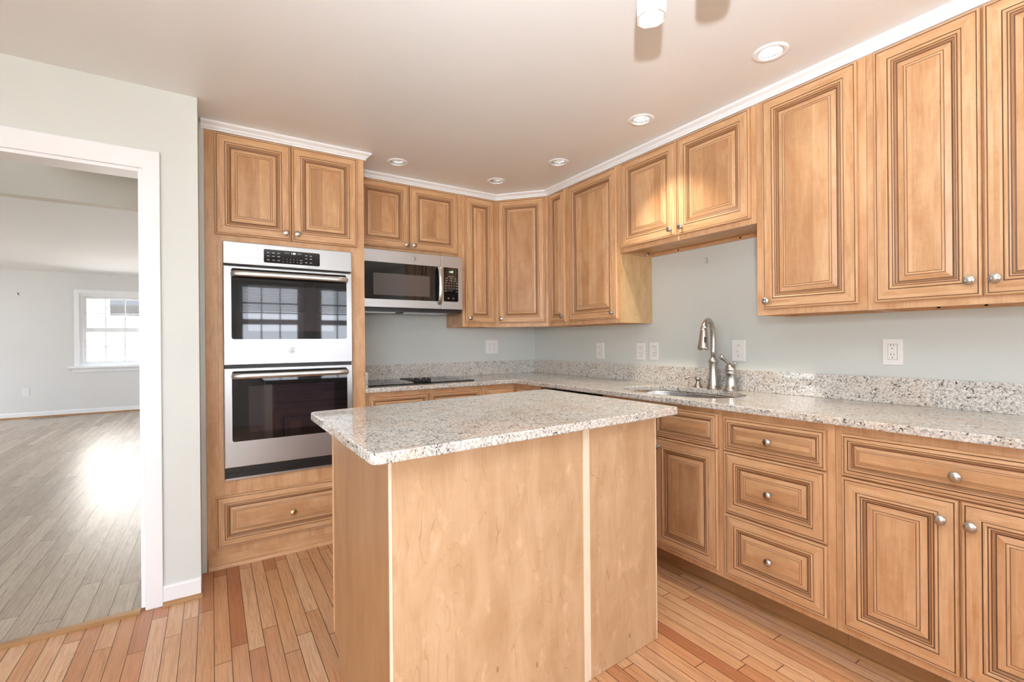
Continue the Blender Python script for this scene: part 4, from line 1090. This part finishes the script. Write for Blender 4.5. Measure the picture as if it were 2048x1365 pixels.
mb = MB('nickel_dark'); holed_slab(mb, 2, 0.0, 0.006, (-2.48, -2.02), (10.55, 10.68), [((-2.47 + i * 0.045, -2.44 + i * 0.045), (10.57, 10.66)) for i in range(10)], 'nickel_dark'); mb.build('grille', t)
mb = MB('dark'); mb.box((-2.475, 10.565, 0.0), (-2.025, 10.665, 0.002)); mb.build('damper', t)

# ------------------------------------------------------------------ recessed lights
def recessed(label, x, y):
    t = thing('recessed_light', label, 'ceiling light', (x, y, CEIL), 'recessed ceiling lights')
    c = (x, y, CEIL)
    mb = MB('white'); mb.lathe([(0.044, 0.001), (0.044, -0.003), (0.050, -0.006), (0.060, -0.006), (0.068, -0.0015), (0.068, -0.0004), (0.044, -0.0004)], 40, origin=c, close=False); mb.build('trim_ring', t)
    mb = MB('chrome')
    prof = [(0.0438, 0.0), (0.043, 0.02), (0.040, 0.045), (0.034, 0.07), (0.026, 0.088), (0.0, 0.090)]
    seg = 48; rings = []
    for r0, h in prof:
        if r0 < 1e-6: rings.append([mb.bm.verts.new((x, y, CEIL + h))]); continue
        rings.append([mb.bm.verts.new((x + (r0 - (0.0012 if i % 2 and h > 0 else 0)) * math.cos(2 * math.pi * i / seg), y + (r0 - (0.0012 if i % 2 and h > 0 else 0)) * math.sin(2 * math.pi * i / seg), CEIL + h)) for i in range(seg)])
    for A, B in zip(rings, rings[1:]):
        for i in range(seg):
            j = (i + 1) % seg
            if len(B) == 1: mb.face([A[i], A[j], B[0]])
            else: mb.face([A[i], A[j], B[j], B[i]])
    mb.build('reflector', t)
    mb = MB('bulb'); mb.lathe([(0.0, 0.040), (0.012, 0.042), (0.019, 0.050), (0.021, 0.058), (0.018, 0.075), (0.012, 0.086)], 20, origin=c, close=False); mb.build('bulb', t)
    return t
LL = ['recessed ceiling light in front of the cabinet above the microwave', 'recessed ceiling light in front of the angled corner cabinet, farthest in the corner', 'recessed ceiling light nearest the narrow cabinet on the sink wall',
      'recessed ceiling light in front of the short cabinet over the sink', 'largest recessed ceiling light, in front of the tall cabinets on the right']
POW = [1.2, 1.2, 1.5, 24, 2.0]
first = None
for (x, y), lb, pw in zip(LIGHTS, LL, POW):
    if first is None:
        first = recessed(lb, x, y); t = first
    else:
        t = first.copy(); scene.collection.objects.link(t); t.location = (x, y, CEIL); t['label'] = lb
        for ch in list(first.children):
            if ch.type != 'MESH': continue
            c2 = ch.copy(); scene.collection.objects.link(c2); c2.parent = t
    l = lamp('recessed_lamp', 'SPOT', (0, 0, 0.030), pw, (1.0, 0.89, 0.74), spot_size=R(92), spot_blend=0.8, shadow_soft_size=0.012)
    l.parent = t

# ------------------------------------------------------------------ hanging track light (only its front shade shows)
RT = Vector((math.cos(YAW), -math.sin(YAW), 0)); FW = Vector((math.sin(YAW), math.cos(YAW), 0))
t = thing('track_light', 'ceiling fixture with frosted square glass shades, cut by the top of the photo', 'ceiling light', tuple(FW * 1.30 + RT * 0.55 + Vector((0, 0, CEIL))))
h1 = FW * 1.485 + RT * 0.452; h2 = FW * 1.30 + RT * 0.585
bd = (h2 - h1).normalized()
mb = MB('nickel'); c1 = h1 - bd * 0.08; c2 = h2 + bd * 0.55
mb.tube([c1 + Vector((0, 0, CEIL - 0.012)), c2 + Vector((0, 0, CEIL - 0.012))], 0.008, 10)
mb.build('rail', t)
for hh in (h1, h2):
    rot = YAW + R(14)
    ux = Vector((math.cos(-rot), math.sin(-rot), 0)); uy = Vector((-ux.y, ux.x, 0))
    def octo(s, cut):
        return [(s, -s + cut), (s, s - cut), (s - cut, s), (-s + cut, s), (-s, s - cut), (-s, -s + cut), (-s + cut, -s), (s - cut, -s)]
    zb = 2.226; zt = CEIL - 0.045
    mb = MB('shade')
    R_ = []
    for s_, z_ in ((0.038, zt), (0.0445, zb + 0.035), (0.0435, zb + 0.006), (0.0425, zb), (0.036, zb + 0.002), (0.036, zb + 0.03), (0.033, zt - 0.004)):
        R_.append([mb.bm.verts.new(hh + ux * u + uy * v + Vector((0, 0, z_))) for u, v in octo(s_, s_ * 0.5)])
    for A, B in zip(R_, R_[1:]):
        for i in range(8): mb.face([A[i], A[(i + 1) % 8], B[(i + 1) % 8], B[i]])
    mb.face(R_[0]); mb.face(R_[-1][::-1])
    s = mb.build('lamp_shade', t)
    mb = MB('bulb_soft'); mb.lathe([(0, 0), (0.016, 0.001), (0.024, 0.008), (0.025, 0.014), (0.018, 0.04), (0.01, 0.06)], 20, origin=hh + Vector((0, 0, zb + 0.018))); mb.build('bulb', t)
    mb = MB('nickel'); mb.lathe([(0.014, 0), (0.014, 0.02), (0.006, 0.024), (0.006, 0.033)], 16, origin=hh + Vector((0, 0, zt + 0.0003))); mb.build('socket', t)
